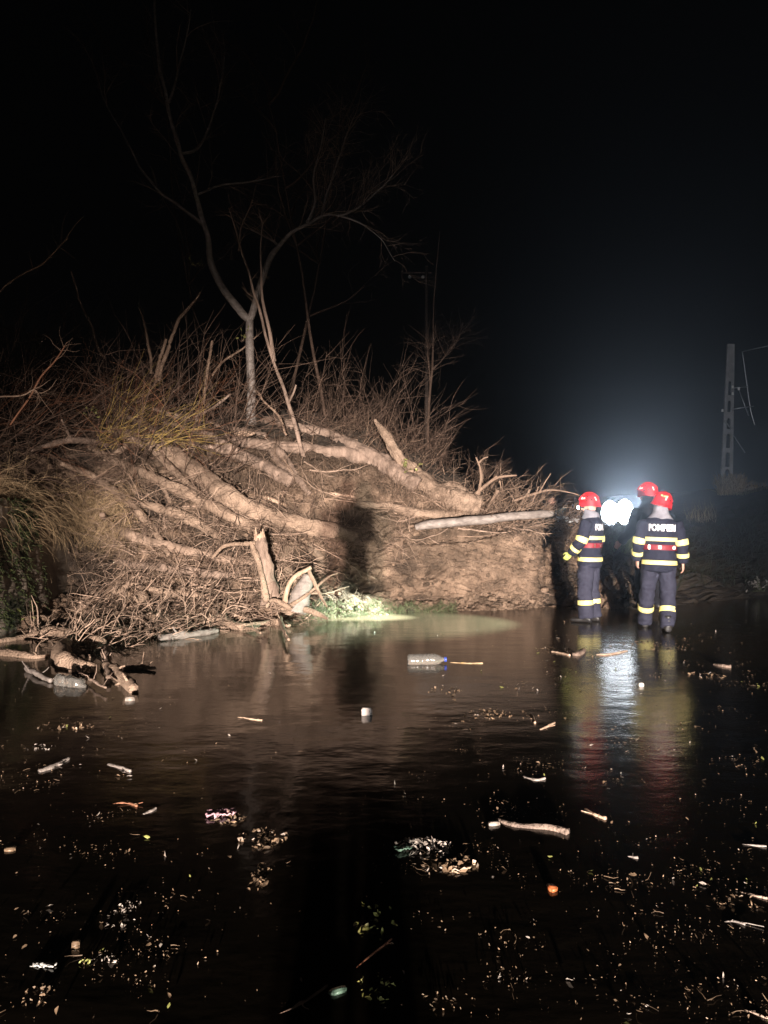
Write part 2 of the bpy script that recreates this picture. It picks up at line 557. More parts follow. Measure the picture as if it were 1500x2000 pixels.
# the landslide: profiles (pixel row, depth) from its toe in the water to far up the hill, one list per picture column
PROF = {
    -700: [(1330, 6.6), (1290, 6.7), (1200, 6.8), (1080, 6.9), (980, 7.2), (900, 8.6), (840, 10.5), (780, 14), (720, 19), (640, 27)],
    -400: [(1290, 7.4), (1250, 7.5), (1180, 7.6), (1080, 7.7), (980, 8.0), (910, 9.4), (850, 11.3), (790, 14.5), (730, 19), (650, 27)],
    -150: [(1260, 8.7), (1220, 8.8), (1160, 8.9), (1080, 9.0), (980, 9.3), (910, 10.6), (835, 12.4), (755, 15), (690, 19), (610, 27)],
    0: [(1235, 10.6), (1200, 10.7), (1150, 10.8), (1080, 10.9), (980, 11.2), (920, 12.2), (845, 13.6), (765, 16), (700, 19.5), (630, 27)],
    55: [(1252, 9.5), (1222, 10.3), (1180, 11.0), (1120, 11.5), (1000, 12.1), (922, 13.0), (848, 14.3), (770, 16.5), (710, 20), (645, 27)],
    100: [(1272, 8.7), (1215, 10.7), (1170, 12.1), (1150, 12.6), (1000, 13.3), (930, 13.8), (850, 15), (775, 17), (720, 20), (660, 27)],
    160: [(1290, 8.2), (1212, 10.6), (1168, 11.9), (1150, 12.9), (1000, 14.3), (925, 14.5), (860, 15), (800, 17), (760, 20), (715, 27)],
    205: [(1286, 8.3), (1208, 10.6), (1160, 11.8), (1136, 12.8), (1012, 14.3), (930, 14.3), (865, 14.9), (805, 16.5), (765, 19.5), (728, 27)],
    255: [(1262, 9.1), (1204, 10.6), (1150, 11.4), (1090, 12.0), (1010, 12.5), (930, 13.2), (870, 14.2), (810, 16), (770, 19), (740, 27)],
    400: [(1238, 10.1), (1190, 10.9), (1130, 11.5), (1060, 12.0), (1000, 12.4), (950, 13.0), (890, 14.0), (820, 15.5), (800, 18), (790, 27)],
    500: [(1222, 10.8), (1170, 11.3), (1120, 11.8), (1070, 12.1), (1020, 12.5), (970, 13.0), (900, 14.0), (830, 15.5), (805, 17), (800, 27)],
    600: [(1212, 11.3), (1160, 11.7), (1110, 12.0), (1060, 12.3), (1010, 12.7), (960, 13.2), (900, 14.0), (840, 15.5), (815, 17), (815, 27)],
    700: [(1205, 11.7), (1170, 12.1), (1120, 12.4), (1060, 12.7), (1010, 13.0), (960, 13.5), (910, 14.3), (860, 15.5), (835, 17), (845, 27)],
    800: [(1198, 12.1), (1178, 12.6), (1120, 12.8), (1060, 13.0), (1025, 13.3), (985, 13.7), (940, 14.3), (890, 15.5), (870, 17), (890, 27)],
    900: [(1195, 12.3), (1172, 12.9), (1110, 13.05), (1050, 13.15), (1030, 13.35), (1008, 13.8), (983, 14.3), (940, 15.5), (925, 17), (960, 27)],
    1000: [(1192, 12.5), (1170, 13.0), (1100, 13.12), (1050, 13.2), (1035, 13.4), (1022, 13.8), (1010, 14.3), (985, 15.5), (975, 17), (994, 27)],
    1048: [(1190, 12.6), (1169, 13.05), (1110, 13.15), (1055, 13.25), (1040, 13.4), (1030, 13.8), (1020, 14.3), (1005, 15.5), (995, 17), (1002, 27)],
    1085: [(1188, 12.75), (1174, 13.25), (1125, 13.9), (1088, 14.3), (1068, 14.6), (1053, 14.9), (1042, 15.2), (1027, 16), (1010, 17.5), (1004, 27)],
    1130: [(1190, 12.65), (1163, 13.3), (1125, 13.9), (1092, 14.4), (1075, 14.8), (1065, 15.1), (1055, 15.5), (1040, 16.2), (1020, 17.5), (1005, 27)],
    1200: [(1190, 12.6), (1150, 13.2), (1110, 13.7), (1082, 14.1), (1064, 14.4), (1050, 14.8), (1044, 15.2), (1042, 16.3), (1020, 17.5), (1005, 27)],
    1300: [(1185, 12.9), (1152, 13.6), (1122, 14.0), (1100, 14.4), (1085, 14.8), (1075, 15.2), (1065, 15.7), (1050, 16.5), (1025, 18), (1004, 27)],
    1400: [(1175, 13.6), (1155, 14.2), (1132, 14.8), (1115, 15.4), (1100, 15.8), (1085, 16.3), (1070, 17), (1050, 18), (1015, 20), (990, 27)],
    1550: [(1160, 14.8), (1145, 15.3), (1125, 15.8), (1105, 16.3), (1080, 17), (1055, 18), (1030, 19), (1005, 20.5), (985, 23), (962, 30)],
    1900: [(1150, 15.6), (1135, 16.1), (1115, 16.7), (1090, 17.3), (1060, 18), (1030, 19), (1005, 20), (985, 22), (965, 25), (945, 32)],
}
US = np.array(sorted(PROF))
CTRL = np.array([[W(u, py, Y) for py, Y in PROF[u]] for u in US])       # (stations, rows, 3)
CTRL[:, 0, 2] -= 0.07
NR = CTRL.shape[1]


def surf(u, r):
    """smooth slide surface at picture column u and row parameter r (0 toe .. NR-1)"""
    u, r = np.broadcast_arrays(np.asarray(u, float), np.asarray(r, float))
    t = np.interp(u, US, np.arange(len(US))).ravel()
    r = r.ravel()
    m = len(US)
    i = np.clip(np.floor(t).astype(int), 0, m - 2)
    f = (t - i)[:, None]

    def row(k):
        Pk = CTRL[np.clip(k, 0, m - 1)]                                   # (n, NR, 3)
        j = np.clip(np.floor(r).astype(int), 0, NR - 2)
        g = (r - j)[:, None]
        ar = np.arange(len(r))
        a, b_, c, d = Pk[ar, np.clip(j - 1, 0, NR - 1)], Pk[ar, j], Pk[ar, j + 1], Pk[ar, np.clip(j + 2, 0, NR - 1)]
        cat = 0.5 * (2 * b_ + (c - a) * g + (2 * a - 5 * b_ + 4 * c - d) * g ** 2 + (3 * b_ - a - 3 * c + d) * g ** 3)
        lin = b_ + (c - b_) * g
        return 0.5 * cat + 0.5 * lin
    A, B, C, D = row(i - 1), row(i), row(i + 1), row(i + 2)
    cat = 0.5 * (2 * B + (C - A) * f + (2 * A - 5 * B + 4 * C - D) * f ** 2 + (3 * B - A - 3 * C + D) * f ** 3)
    lin = B + (C - B) * f
    return 0.4 * cat + 0.6 * lin


def worley(p):
    """distances to the nearest and second nearest random point"""
    i0 = np.floor(p).astype(int)
    f1 = np.full(len(p), 9.0)
    f2 = np.full(len(p), 9.0)
    for dx in (-1, 0, 1):
        for dy in (-1, 0, 1):
            for dz in (-1, 0, 1):
                c = i0 + np.array((dx, dy, dz))
                h = _perm[_perm[_perm[c[:, 0] & 255] + (c[:, 1] & 255)] + (c[:, 2] & 255)]
                q_ = c + 0.5 + 0.48 * _grad[h]
                d = np.linalg.norm(q_ - p, axis=1)
                f2 = np.minimum(f2, np.maximum(f1, d))
                f1 = np.minimum(f1, d)
    return f1, f2


# hollows in the bank: column, row, half width, half height, slope, depth
HOLES = [(592, 1094, 40, 28, 0.1, 0.62), (440, 1152, 42, 17, 0.2, 0.5), (900, 1047, 72, 11, -0.12, 0.4), (470, 930, 60, 16, 0.55, 0.45), (420, 905, 34, 13, 0.5, 0.4), (560, 985, 40, 8, 0.35, 0.25),
         (360, 900, 30, 10, 0.5, 0.3), (330, 1060, 26, 12, 0.1, 0.3), (720, 1148, 34, 8, -0.05, 0.25), (820, 1168, 45, 6, 0.0, 0.2), (540, 1035, 45, 6, 0.1, 0.22), (850, 1120, 22, 7, -0.5, 0.2),
         (300, 960, 30, 10, 0.5, 0.3), (260, 1110, 30, 9, 0.1, 0.3), (385, 1035, 20, 12, 0.0, 0.3), (690, 1010, 25, 6, 0.2, 0.2), (640, 1100, 14, 20, 0.3, 0.3)]


def slide_disp(P, u, r):
    px = P[:, 0] / P[:, 1] * F + 750
    py = 1000 - (P[:, 2] - CAM_Z) / P[:, 1] * F
    d = 0.17 * fbm(P * 0.9, 3) + 0.09 * fbm(P * 3.1 + 5, 3)
    # clods and cracks
    d = d + 0.04 * fbm(P * 6.2 + 2, 3)
    d = d + 0.028 * fbm(P * 15 + 1, 4) + 0.010 * fbm(P * 44 + 3, 2)
    wp = P + 0.09 * np.stack([perlin(P * 4 + 31 * k) for k in range(3)], -1)
    for sc, dep in ((np.array((2.4, 2.4, 3.6)), 0.11), (np.array((6.0, 6.0, 9.5)), 0.05), (np.array((14, 14, 19)), 0.022)):
        f1, f2 = worley(wp * sc)
        keep = np.clip(fbm(P * 1.3 + sc[0], 2) * 2 + 0.75, 0, 1)
        d = d - dep * keep * np.clip(1 - (f2 - f1) / 0.14, 0, 1) ** 1.3 + dep * 0.6 * (0.5 - f1)
    wob = 0.5 * fbm(P * 5, 2)
    for hx, hy, ha, hb, sl, dp in HOLES:
        a, b_ = (px - hx) / ha, (py - hy - sl * (px - hx)) / hb
        d = d - dp * np.exp(-(a * a + b_ * b_ + wob) ** 2)
    # ragged layers of the broken bank at the right
    S = P * np.array((1.6, 1.6, 6.5)) + np.stack([0 * P[:, 0], 0 * P[:, 0], P[:, 0] * 1.7], -1)
    face = np.exp(-((u - 920) / 160) ** 4) * np.exp(-((r - 2.4) / 1.7) ** 4)
    low = np.exp(-((r - 0.9) / 0.55) ** 2) * ((u > 640) & (u < 1060))
    d = d * (1 - 0.35 * face) + face * (0.06 * ridged(S * 1.4, 4) + 0.025 * ridged(P * 11, 2)) + low * 0.09 * ridged(S * np.array((1, 1, 1.6)) * 1.3 + 4, 3)
    # a deep crack under the lying pole and a hollow by the tyre
    return d * np.clip(r * 1.6 + 0.15, 0, 1) * np.where(r > 7, 1.6, 1)


NU, NV = 560, 300
uu = np.concatenate([np.linspace(-700, -60, 40, endpoint=False), np.linspace(-60, 1320, NU - 90, endpoint=False), np.linspace(1320, 1900, 50)])
rr = np.concatenate([np.linspace(0, 7, NV - 40, endpoint=False), np.linspace(7, NR - 1, 40)])
UU, RR = np.meshgrid(uu, rr)
SP = surf(UU, RR).reshape(len(rr), len(uu), 3)
du = np.gradient(SP, axis=1)
dv = np.gradient(SP, axis=0)
SN = nrm(np.cross(du, dv))
SN = np.where((SN[..., 2:] + 0.3 * -SN[..., 1:2]) < 0, -SN, SN)
DISP = slide_disp(SP.reshape(-1, 3), UU.ravel(), RR.ravel()).reshape(SP.shape[:2])
SD = SP + SN * DISP[..., None]
nuu = len(uu)
jj, ii = np.meshgrid(np.arange(len(rr) - 1), np.arange(nuu - 1), indexing='ij')
quads = np.stack([jj * nuu + ii, jj * nuu + ii + 1, (jj + 1) * nuu + ii + 1, (jj + 1) * nuu + ii], -1).reshape(-1, 4)
_S3 = SD.reshape(-1, 3)
_px0 = (_S3[:, 0] / _S3[:, 1] * F + 750)
_py0 = 1000 - (_S3[:, 2] - CAM_Z) / _S3[:, 1] * F
SOIL_SHADE = np.clip(fbm(_S3 * np.array((0.9, 0.9, 1.6)) + 4, 4) * 3.0 + 0.22, 0, 1)  # random dark soil patches, with painted shade added below
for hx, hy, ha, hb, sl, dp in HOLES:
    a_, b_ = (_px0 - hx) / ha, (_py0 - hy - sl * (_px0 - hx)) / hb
    SOIL_SHADE = np.maximum(SOIL_SHADE, np.exp(-(a_ * a_ + b_ * b_) * 0.8 + 0.9 * fbm(_S3 * 4, 3)))  # painted shade: each carved hollow gets a dark tint
_upper = np.clip((RR.ravel() - 4.6) / 1.6 + 0.6 * fbm(_S3 * 1.3 + 8, 3), 0, 1)  # soil colour darkened up the slope
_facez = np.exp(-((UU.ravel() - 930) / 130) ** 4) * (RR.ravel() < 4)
_pale = np.exp(-((_px0 - 690) / 110) ** 2 - ((_py0 - 985) / 60) ** 2)                      # dark tint lifted here so the cast head shadow shows
SOIL_SHADE = np.clip(np.maximum(SOIL_SHADE * (1 - 0.6 * _facez), _upper * 0.85) * (1 - 0.8 * _pale), 0, 1)
SOIL_TINT = 0.62 - 0.62 * SOIL_SHADE
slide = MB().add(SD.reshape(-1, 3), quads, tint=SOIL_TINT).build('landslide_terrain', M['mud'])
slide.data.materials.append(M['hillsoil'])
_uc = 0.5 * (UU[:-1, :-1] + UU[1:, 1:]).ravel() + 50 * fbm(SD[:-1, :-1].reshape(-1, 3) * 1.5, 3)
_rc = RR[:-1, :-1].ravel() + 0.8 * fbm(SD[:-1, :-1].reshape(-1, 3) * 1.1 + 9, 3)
slide.data.polygons.foreach_set('material_index', ((_uc > 1235) | (_rc > 6.6)).astype(np.int32))  # dark soil on the right verge stands in for shadow and beam falloff
tag(slide, 'collapsed bank of wet brown mud spread across the flooded road', None, None, 'structure')


def on_slide(u, r, lift=0.0):
    """points and normals on the displaced slide"""
    u, r = np.asarray(u, float), np.asarray(r, float)
    fi = np.interp(u, uu, np.arange(nuu))
    fj = np.interp(r, rr, np.arange(len(rr)))
    i = np.clip(np.round(fi).astype(int), 0, nuu - 1)
    j = np.clip(np.round(fj).astype(int), 0, len(rr) - 1)
    return SD[j, i] + SN[j, i] * lift, SN[j, i]


# pixel -> slide: nearest sample in picture space, for things that lie on it
_pxg = SD[..., 0] / SD[..., 1] * F + 750
_pyg = 1000 - (SD[..., 2] - CAM_Z) / SD[..., 1] * F


def hit(px, py):
    """the slide surface seen at a pixel"""
    d = (_pxg - px) ** 2 + (_pyg - py) ** 2
    d = np.where(RR < 8.2, d, 1e9)
    k = np.argmin(d)
    return SD.reshape(-1, 3)[k].copy(), SN.reshape(-1, 3)[k].copy()


# far hillside behind the slide (dark), the right-hand verge
def hill(name, x0, x1, y0, y1, fn, m, n=90):
    X, Y = np.meshgrid(np.linspace(x0, x1, n), np.linspace(y0, y1, n))
    Z = fn(X, Y)
    P = np.stack([X, Y, Z], -1)
    P[..., 2] += 0.5 * fbm(P.reshape(-1, 3) * 0.35, 3).reshape(n, n)
    q = [(j * n + i, j * n + i + 1, (j + 1) * n + i + 1, (j + 1) * n + i) for j in range(n - 1) for i in range(n - 1)]
    return tag(MB().add(P.reshape(-1, 3), q).build(name, m), kind='structure')


hill('hillside', -70, 4, 20, 90, lambda X, Y: np.clip(2.2 + (-X - 1.5) * 0.42 + (Y - 22) * 0.01, -0.6, 30), M['hillsoil'])
hill('verge_terrain', 8.0, 60, 17, 110, lambda X, Y: -0.4 + 3.3 * (1 - np.exp(-np.clip(X - 8.5, 0, 99) * 0.32)), M['hillsoil'], 70)

# ---- retaining wall on the left, roughcast with moss on its near stretch
wall = empty('retaining_wall', (-5.15, 10.4, 0), 0, 'low mossy concrete retaining wall along the left edge of the flooded road', 'wall')
ys = np.linspace(1.5, 16.5, 190)
zs = np.linspace(-0.15, 1.72, 60)
YY, ZZ = np.meshgrid(ys, zs)
XF = np.interp(YY, [1.5, 10, 14.6, 16.5], [-4.3, -5.0, -5.45, -5.65]) - 0.17 * ZZ
P = np.stack([XF, YY, ZZ + 0.08 * np.sin(YY * 0.8) * (ZZ > 1.6)], -1)
near = np.clip((12.3 - YY) / 0.8, 0, 1)
P[..., 0] += (near * (0.08 * fbm(P.reshape(-1, 3) * np.array((2, 3.5, 2.0)), 4).reshape(YY.shape) + 0.05 * ridged(P.reshape(-1, 3) * 7, 3).reshape(YY.shape))
              + (1 - near) * 0.015 * fbm(P.reshape(-1, 3) * 3, 3).reshape(YY.shape) + near * 0.05)
n1 = len(ys)
q = [(j * n1 + i, j * n1 + i + 1, (j + 1) * n1 + i + 1, (j + 1) * n1 + i) for j in range(len(zs) - 1) for i in range(n1 - 1)]
mbw = MB().add(P.reshape(-1, 3), q)
top = P[-1]
back = top.copy()
back[:, 0] -= 0.4
mbw.add(np.vstack([top, back]), [(i, i + 1, n1 + i + 1, n1 + i) for i in range(n1 - 1)])
mbw.build('wall_face', M['concrete'], wall)
# moss cushions on the near stretch
MOSS = []
for k in range(11000):
    y = rng.uniform(7.5, 11.9)
    z = rng.uniform(0.1, 1.75)
    j, i = int(np.interp(z, zs, np.arange(len(zs)))), int(np.interp(y, ys, np.arange(n1)))
    if fbm(np.array([[y * 1.1, z * 0.9, 0.5]]), 3)[0] < rng.uniform(-0.25, 0.2) - 0.1 * (z - 0.8):
        continue
    MOSS.append(P[j, i] + rng.normal(size=3) * np.array((0.004, 0.03, 0.03)))
MOSS = np.array(MOSS)
mm = MB()
mm.tubes(wander(MOSS, np.array((0.8, -0.1, -0.5)) + rng.normal(size=MOSS.shape) * 0.5, rng.uniform(0.02, 0.09, len(MOSS)), 4, 0.3, -0.25), taper(len(MOSS), 4, rng.uniform(0.004, 0.011, len(MOSS)), 0.4), 4)
tag(mm.build('moss', M['moss'], wall), kind='stuff')


# ------------------------------------------------------------------ fallen trunks
def limb(ctrl, n=40, lift=1.1, jit=0.012, depth=None):
    """ctrl rows (px, py, radius px[, depth]); rests on the slide unless a depth is given. Returns points and radii"""
    pts, rad = [], []
    for c in ctrl:
        if len(c) > 3:
            p = W(c[0], c[1], c[3])
        else:
            s, nn = hit(c[0], c[1])
            p = W(c[0], c[1], s[1])
            p = p + (np.array((0, 0, CAM_Z)) - p) / np.linalg.norm(p) * (c[2] / F * s[1]) * lift
        pts.append(p)
        rad.append(c[2] / F * p[1])
    m = len(ctrl)
    t = np.linspace(0, m - 1 - 1e-6, n)
    Pp = catmull(np.array(pts), t) if m > 2 else spline(pts, n)
    Rr = np.interp(t, np.arange(m), rad)
    Pp = Pp + jit * np.stack([perlin(Pp * 2.3 + k * 7) for k in range(3)], -1)
    return Pp, Rr


def fallen_tree(label, trunk, branches=(), m='mudbark', sides=30, rough=0.2, n=110, seed=0, twigs=0, twigm='mudtwig', stub=True):
    Pp, Rr = limb(trunk, n)
    base = Pp[-1].copy()
    base[2] = min(p[2] for p in Pp)
    o = empty('fallen_tree', base, 0, label, 'fallen tree')
    Rr = Rr * (1 + 0.04 * np.sin(np.arange(n) * 0.9 + seed) * np.sin(np.arange(n) * 0.37))
    MB().tube(Pp, Rr, sides, True, rough, seed=seed).build('trunk', M[m], o)
    allp = [Pp]
    for k, bq in enumerate(branches):
        Pb, Rb = limb(bq, 34)
        MB().tube(Pb, Rb, 8, True, rough, seed=seed + k + 1).build('branch', M[m], o)
        allp.append(Pb)
    if twigs:
        Q = np.array([spline(a, 30) for a in allp])
        s, tdir, _ = along(Q, twigs, 0.02, 0.8)
        d = tdir * -0.4 + rng.normal(size=(twigs, 3)) * 0.6 + np.array((-0.2, -0.2, 0.3))
        T = wander(s, d, rng.uniform(0.25, 0.9, twigs), 7, 0.2, -0.03)
        mb = MB().tubes(T, taper(twigs, 7, rng.uniform(0.003, 0.008, twigs)), 4)
        c2, td2, _ = along(T, twigs * 2)
        T2 = wander(c2, td2 + rng.normal(size=(twigs * 2, 3)) * 0.7, rng.uniform(0.1, 0.4, twigs * 2), 5, 0.2, -0.03)
        mb.tubes(T2, taper(twigs * 2, 5, 0.0028), 3)
        tag(mb.build('twigs', M[twigm], o), kind='stuff')
    return o


fallen_tree('thick mud coated trunk sliding down the middle of the bank towards the muddy tyre',
            [(215, 838, 8, 15.0), (285, 868, 15), (335, 892, 19), (390, 930, 20), (450, 973, 20), (510, 1004, 18), (570, 1022, 16), (640, 1036, 16), (690, 1047, 17, 13.0), (720, 1055, 15, 13.7)],
            [[(300, 880, 8), (360, 940, 7), (420, 985, 6), (455, 1010, 4)], [(260, 855, 7), (235, 880, 6), (205, 900, 4), (180, 935, 3)], [(345, 890, 7), (300, 840, 6), (250, 815, 4, 15.2)]],
            n=130, seed=3, twigs=60)
fallen_tree('slimmer fallen trunk with a forked upper end lying above the thick muddy one',
            [(325, 828, 5), (395, 848, 9), (440, 872, 12), (500, 905, 13), (545, 927, 13), (568, 942, 11)],
            [[(330, 862, 4), (380, 868, 6), (430, 880, 8), (470, 893, 9)]], m='bark', seed=5, twigs=14)
fallen_tree('fallen tree with two long parallel stems and torn pale bark beside the standing tree',
            [(430, 795, 8), (500, 818, 9), (560, 830, 10), (640, 850, 12), (700, 878, 14), (745, 903, 17), (780, 930, 18), (815, 950, 17)],
            [[(450, 858, 9), (505, 868, 11), (560, 872, 11), (620, 880, 12), (680, 886, 14), (730, 902, 16)],
             [(505, 835, 5), (535, 870, 9), (560, 900, 8), (575, 925, 6)]], m='bark', seed=8, twigs=26)
o_bt = fallen_tree('leaning trunk with a snapped pointed tip and a wide mud covered root end',
            [(733, 820, 4, 14.8), (755, 853, 8, 14.6), (780, 895, 12, 14.4), (805, 925, 15), (835, 953, 19), (868, 972, 23), (900, 984, 26), (936, 993, 20)],
            [[(845, 955, 9), (880, 950, 8), (915, 965, 7), (945, 985, 4)]], m='mudbark', seed=11, rough=0.38, twigs=8)
for lab_, ctrl_, br_, m_ in (
    ('thin muddy trunk running below and along the thick muddy one', [(175, 872, 5), (235, 905, 8), (310, 938, 10), (390, 975, 11), (455, 1012, 11), (505, 1032, 9)], [[(310, 938, 5), (330, 975, 4), (335, 1010, 2)]], 'mudbark'),
    ('long thin trunk slanting from the top of the wall towards the debris pile', [(120, 905, 4, 13.4), (190, 935, 7), (255, 985, 8), (300, 1035, 7), (330, 1085, 5)], [], 'mudbark'),
    ('thin dark stem crossing above the slim forked trunk', [(300, 800, 4, 15.4), (370, 820, 6), (450, 838, 7), (520, 850, 6)], [[(370, 820, 3), (410, 800, 3, 15.2), (450, 770, 2, 15.2)]], 'bark'),
    ('root like stem curving down beside the slim forked trunk', [(525, 870, 5), (545, 905, 7), (580, 935, 7), (605, 965, 5)], [], 'bark'),
    ('bent muddy stem lying across the slope under the willow shoots', [(60, 880, 4, 13.4), (140, 860, 6, 14.2), (220, 865, 7), (290, 845, 6), (350, 850, 4)], [[(140, 860, 3, 14.2), (120, 820, 2, 14.2)]], 'bark'),
    ('short broken muddy trunk above the left end of the long thin log', [(280, 985, 7), (335, 1000, 10), (390, 1025, 10), (430, 1052, 8)], [], 'mudbark'),
    ('thin trunk lying along the top of the mud face behind the level log', [(690, 985, 5), (760, 990, 8), (830, 1004, 9), (900, 1003, 7)], [], 'mudbark'),
    ('dark branchy stem sticking out of the slope above the debris pile', [(225, 1095, 5), (280, 1105, 8), (350, 1112, 9), (420, 1122, 7), (470, 1120, 4)], [[(350, 1112, 4), (380, 1085, 3), (400, 1060, 2)]], 'bark'),
):
    fallen_tree(lab_, ctrl_, br_, m=m_, sides=18, rough=0.24, n=60, seed=len(lab_), twigs=16, twigm='twig')
# torn bark patches on the parallel stems
for cx, cy, Lx, Ly in ((478, 851, 22, 10), (560, 824, 14, 6), (695, 864, 4, 3)):
    s, nn = hit(cx, cy)
    p = s + (np.array((0, 0, CAM_Z)) - s) * 0.012
    mb = MB().ball(p + nn * 0.04, (Lx / F * p[1], 0.07, Ly / F * p[1] * 0.6), 12, 7, 0.3, cx)
    tag(mb.build('torn_bark_scar', M['wood']), {478: 'largest pale scar of torn wood on the lower parallel stem', 560: 'narrow pale scar of torn wood on the upper parallel stem', 695: 'tiny pale bark chip lying between the two parallel stems'}[cx], 'wood splinter')
lg = fallen_tree('long thin mud covered log reaching from the wall to the upright broken stump',
            [(200, 1005, 5, 12.4), (222, 1024, 10), (250, 1043, 10), (290, 1058, 9), (360, 1074, 9), (430, 1090, 8), (505, 1103, 6)],
            [[(250, 1043, 5), (225, 1060, 4), (212, 1085, 2)]], m='mudtwig', seed=15, twigs=14)
pole_pts, pole_r = limb([(812, 1030, 6, 12.95), (840, 1024, 9, 12.9), (900, 1019, 9, 12.95), (960, 1013, 9, 13.0), (1020, 1007, 8, 13.1), (1078, 1003, 7, 13.3)], 40, jit=0.006)
tag(MB().tube(pole_pts, pole_r, 12, True, 0.08).build('log', M['paleb']), 'straight pale log lying level on top of the broken mud face', 'log')

# ------------------------------------------------------------------ stumps and bare branches by the water
o = empty('tree_stump', hit(518, 1170)[0], 0, 'upright broken stump with peeling bark left of the tyre', 'stump')
Pp, Rr = limb([(508, 1050, 10, 11.2), (510, 1064, 13, 11.2), (518, 1100, 14, 11.2), (524, 1140, 15, 11.2), (530, 1178, 22, 11.2)], 40)
MB().tube(Pp, Rr, 22, True, 0.3, seed=2).build('trunk', M['bark'], o)
sp = MB()
for k in range(9):
    a = k / 9 * 2 * math.pi
    b0_ = Pp[0] + np.array((math.cos(a), math.sin(a), -.1)) * Rr[0] * .75
    sp.tube([b0_ - np.array((0, 0, .06)), b0_ + np.array((0, 0, random.uniform(.0, .05))), b0_ + np.array((random.gauss(0, .012), 0, random.uniform(.05, .16)))], [.035, .026, .004], 6)
sp.build('splinters', M['wood'], o, smooth=False)
for q_ in ([(490, 1058, 5, 11.1), (503, 1090, 6, 11.05), (512, 1130, 6, 11.0), (520, 1175, 7, 10.95)], [(480, 1062, 4, 11.1), (440, 1065, 4, 11.2), (415, 1090, 3, 11.3)], [(500, 1060, 4, 11.1), (478, 1062, 5, 11.1)]):
    a, c = limb(q_, 24)
    MB().tube(a, c, 8, True, 0.2).build('root', M['mudbark'], o)
o = empty('tree_stump', hit(585, 1190)[0], 0, 'squat grey stump at the waterline in front of the tyre', 'stump')
Pp, Rr = limb([(602, 1122, 9, 11.1), (597, 1140, 15, 11.1), (588, 1165, 19, 11.1), (578, 1192, 24, 11.1)], 30)
MB().tube(Pp, Rr, 14, True, 0.2, seed=6).build('trunk', M['paleb'], o)
for q_ in ([(556, 1180, 6, 10.95), (562, 1150, 5, 10.9), (578, 1125, 5, 10.9), (608, 1108, 4, 10.95)], [(604, 1114, 4, 10.95), (615, 1140, 4, 10.9), (628, 1168, 3, 10.9), (638, 1186, 2, 10.9)],
           [(560, 1188, 5, 10.95), (600, 1160, 3, 10.9), (640, 1128, 2, 10.95), (660, 1120, 1, 11.0)], [(570, 1190, 6, 10.9), (535, 1172, 4, 10.85), (520, 1186, 3, 10.8)], [(596, 1190, 7, 10.9), (614, 1196, 6, 10.8), (640, 1210, 3, 10.7)]):
    a, c = limb(q_, 24)
    MB().tube(a, c, 8, True, 0.2).build('root', M['mudbark'] if q_[0][0] != 556 else M['wood'], o)

# muddy tyre half swallowed by the bank
tc_ = W(590, 1100, 12.3)
o = empty('tyre', tc_ - np.array((0, 0, 0.32)), 0, 'muddy tyre half buried in the bank beside the upright stump', 'tyre')
prof = []
for a in np.linspace(0, 2 * np.pi, 19):
    prof.append((0.32 + 0.10 * math.cos(a) * (1 if math.cos(a) < 0 else 0.9), 0.13 * math.sin(a)))
Mt = Matrix.Translation(Vector(tc_)) @ Matrix.Rotation(R(28), 4, 'Z') @ Matrix.Rotation(R(66), 4, 'X')
MB().lathe(prof, Mt, 40).build('tyre_casing', M['rubber'], o)
MB().lathe([(.24, .10), (.27, .0), (.25, -.18), (.18, -.34), (.001, -.40)], Mt, 28).build('dark_hollow_cup', M['dark'], o)  # dark cup added so the front-lit opening looks shaded
tm = MB()
for k in range(44):
    a = k / 44 * 2 * math.pi
    for s in (-1, 1):
        Mk = Mt @ Matrix.Rotation(a, 4, 'Z') @ Matrix.Translation((0.412, 0, s * 0.05)) @ Matrix.Rotation(s * 0.4, 4, 'X')
        v0 = tm.n
        tm.box((0, 0, 0), (0.022, 0.035, 0.085))
        tm.v[-1] = tm.v[-1] @ np.array(Mk)[:3, :3].T + np.array(Mk)[:3, 3]
tm.build('tread', M['rubber'], o, smooth=False)
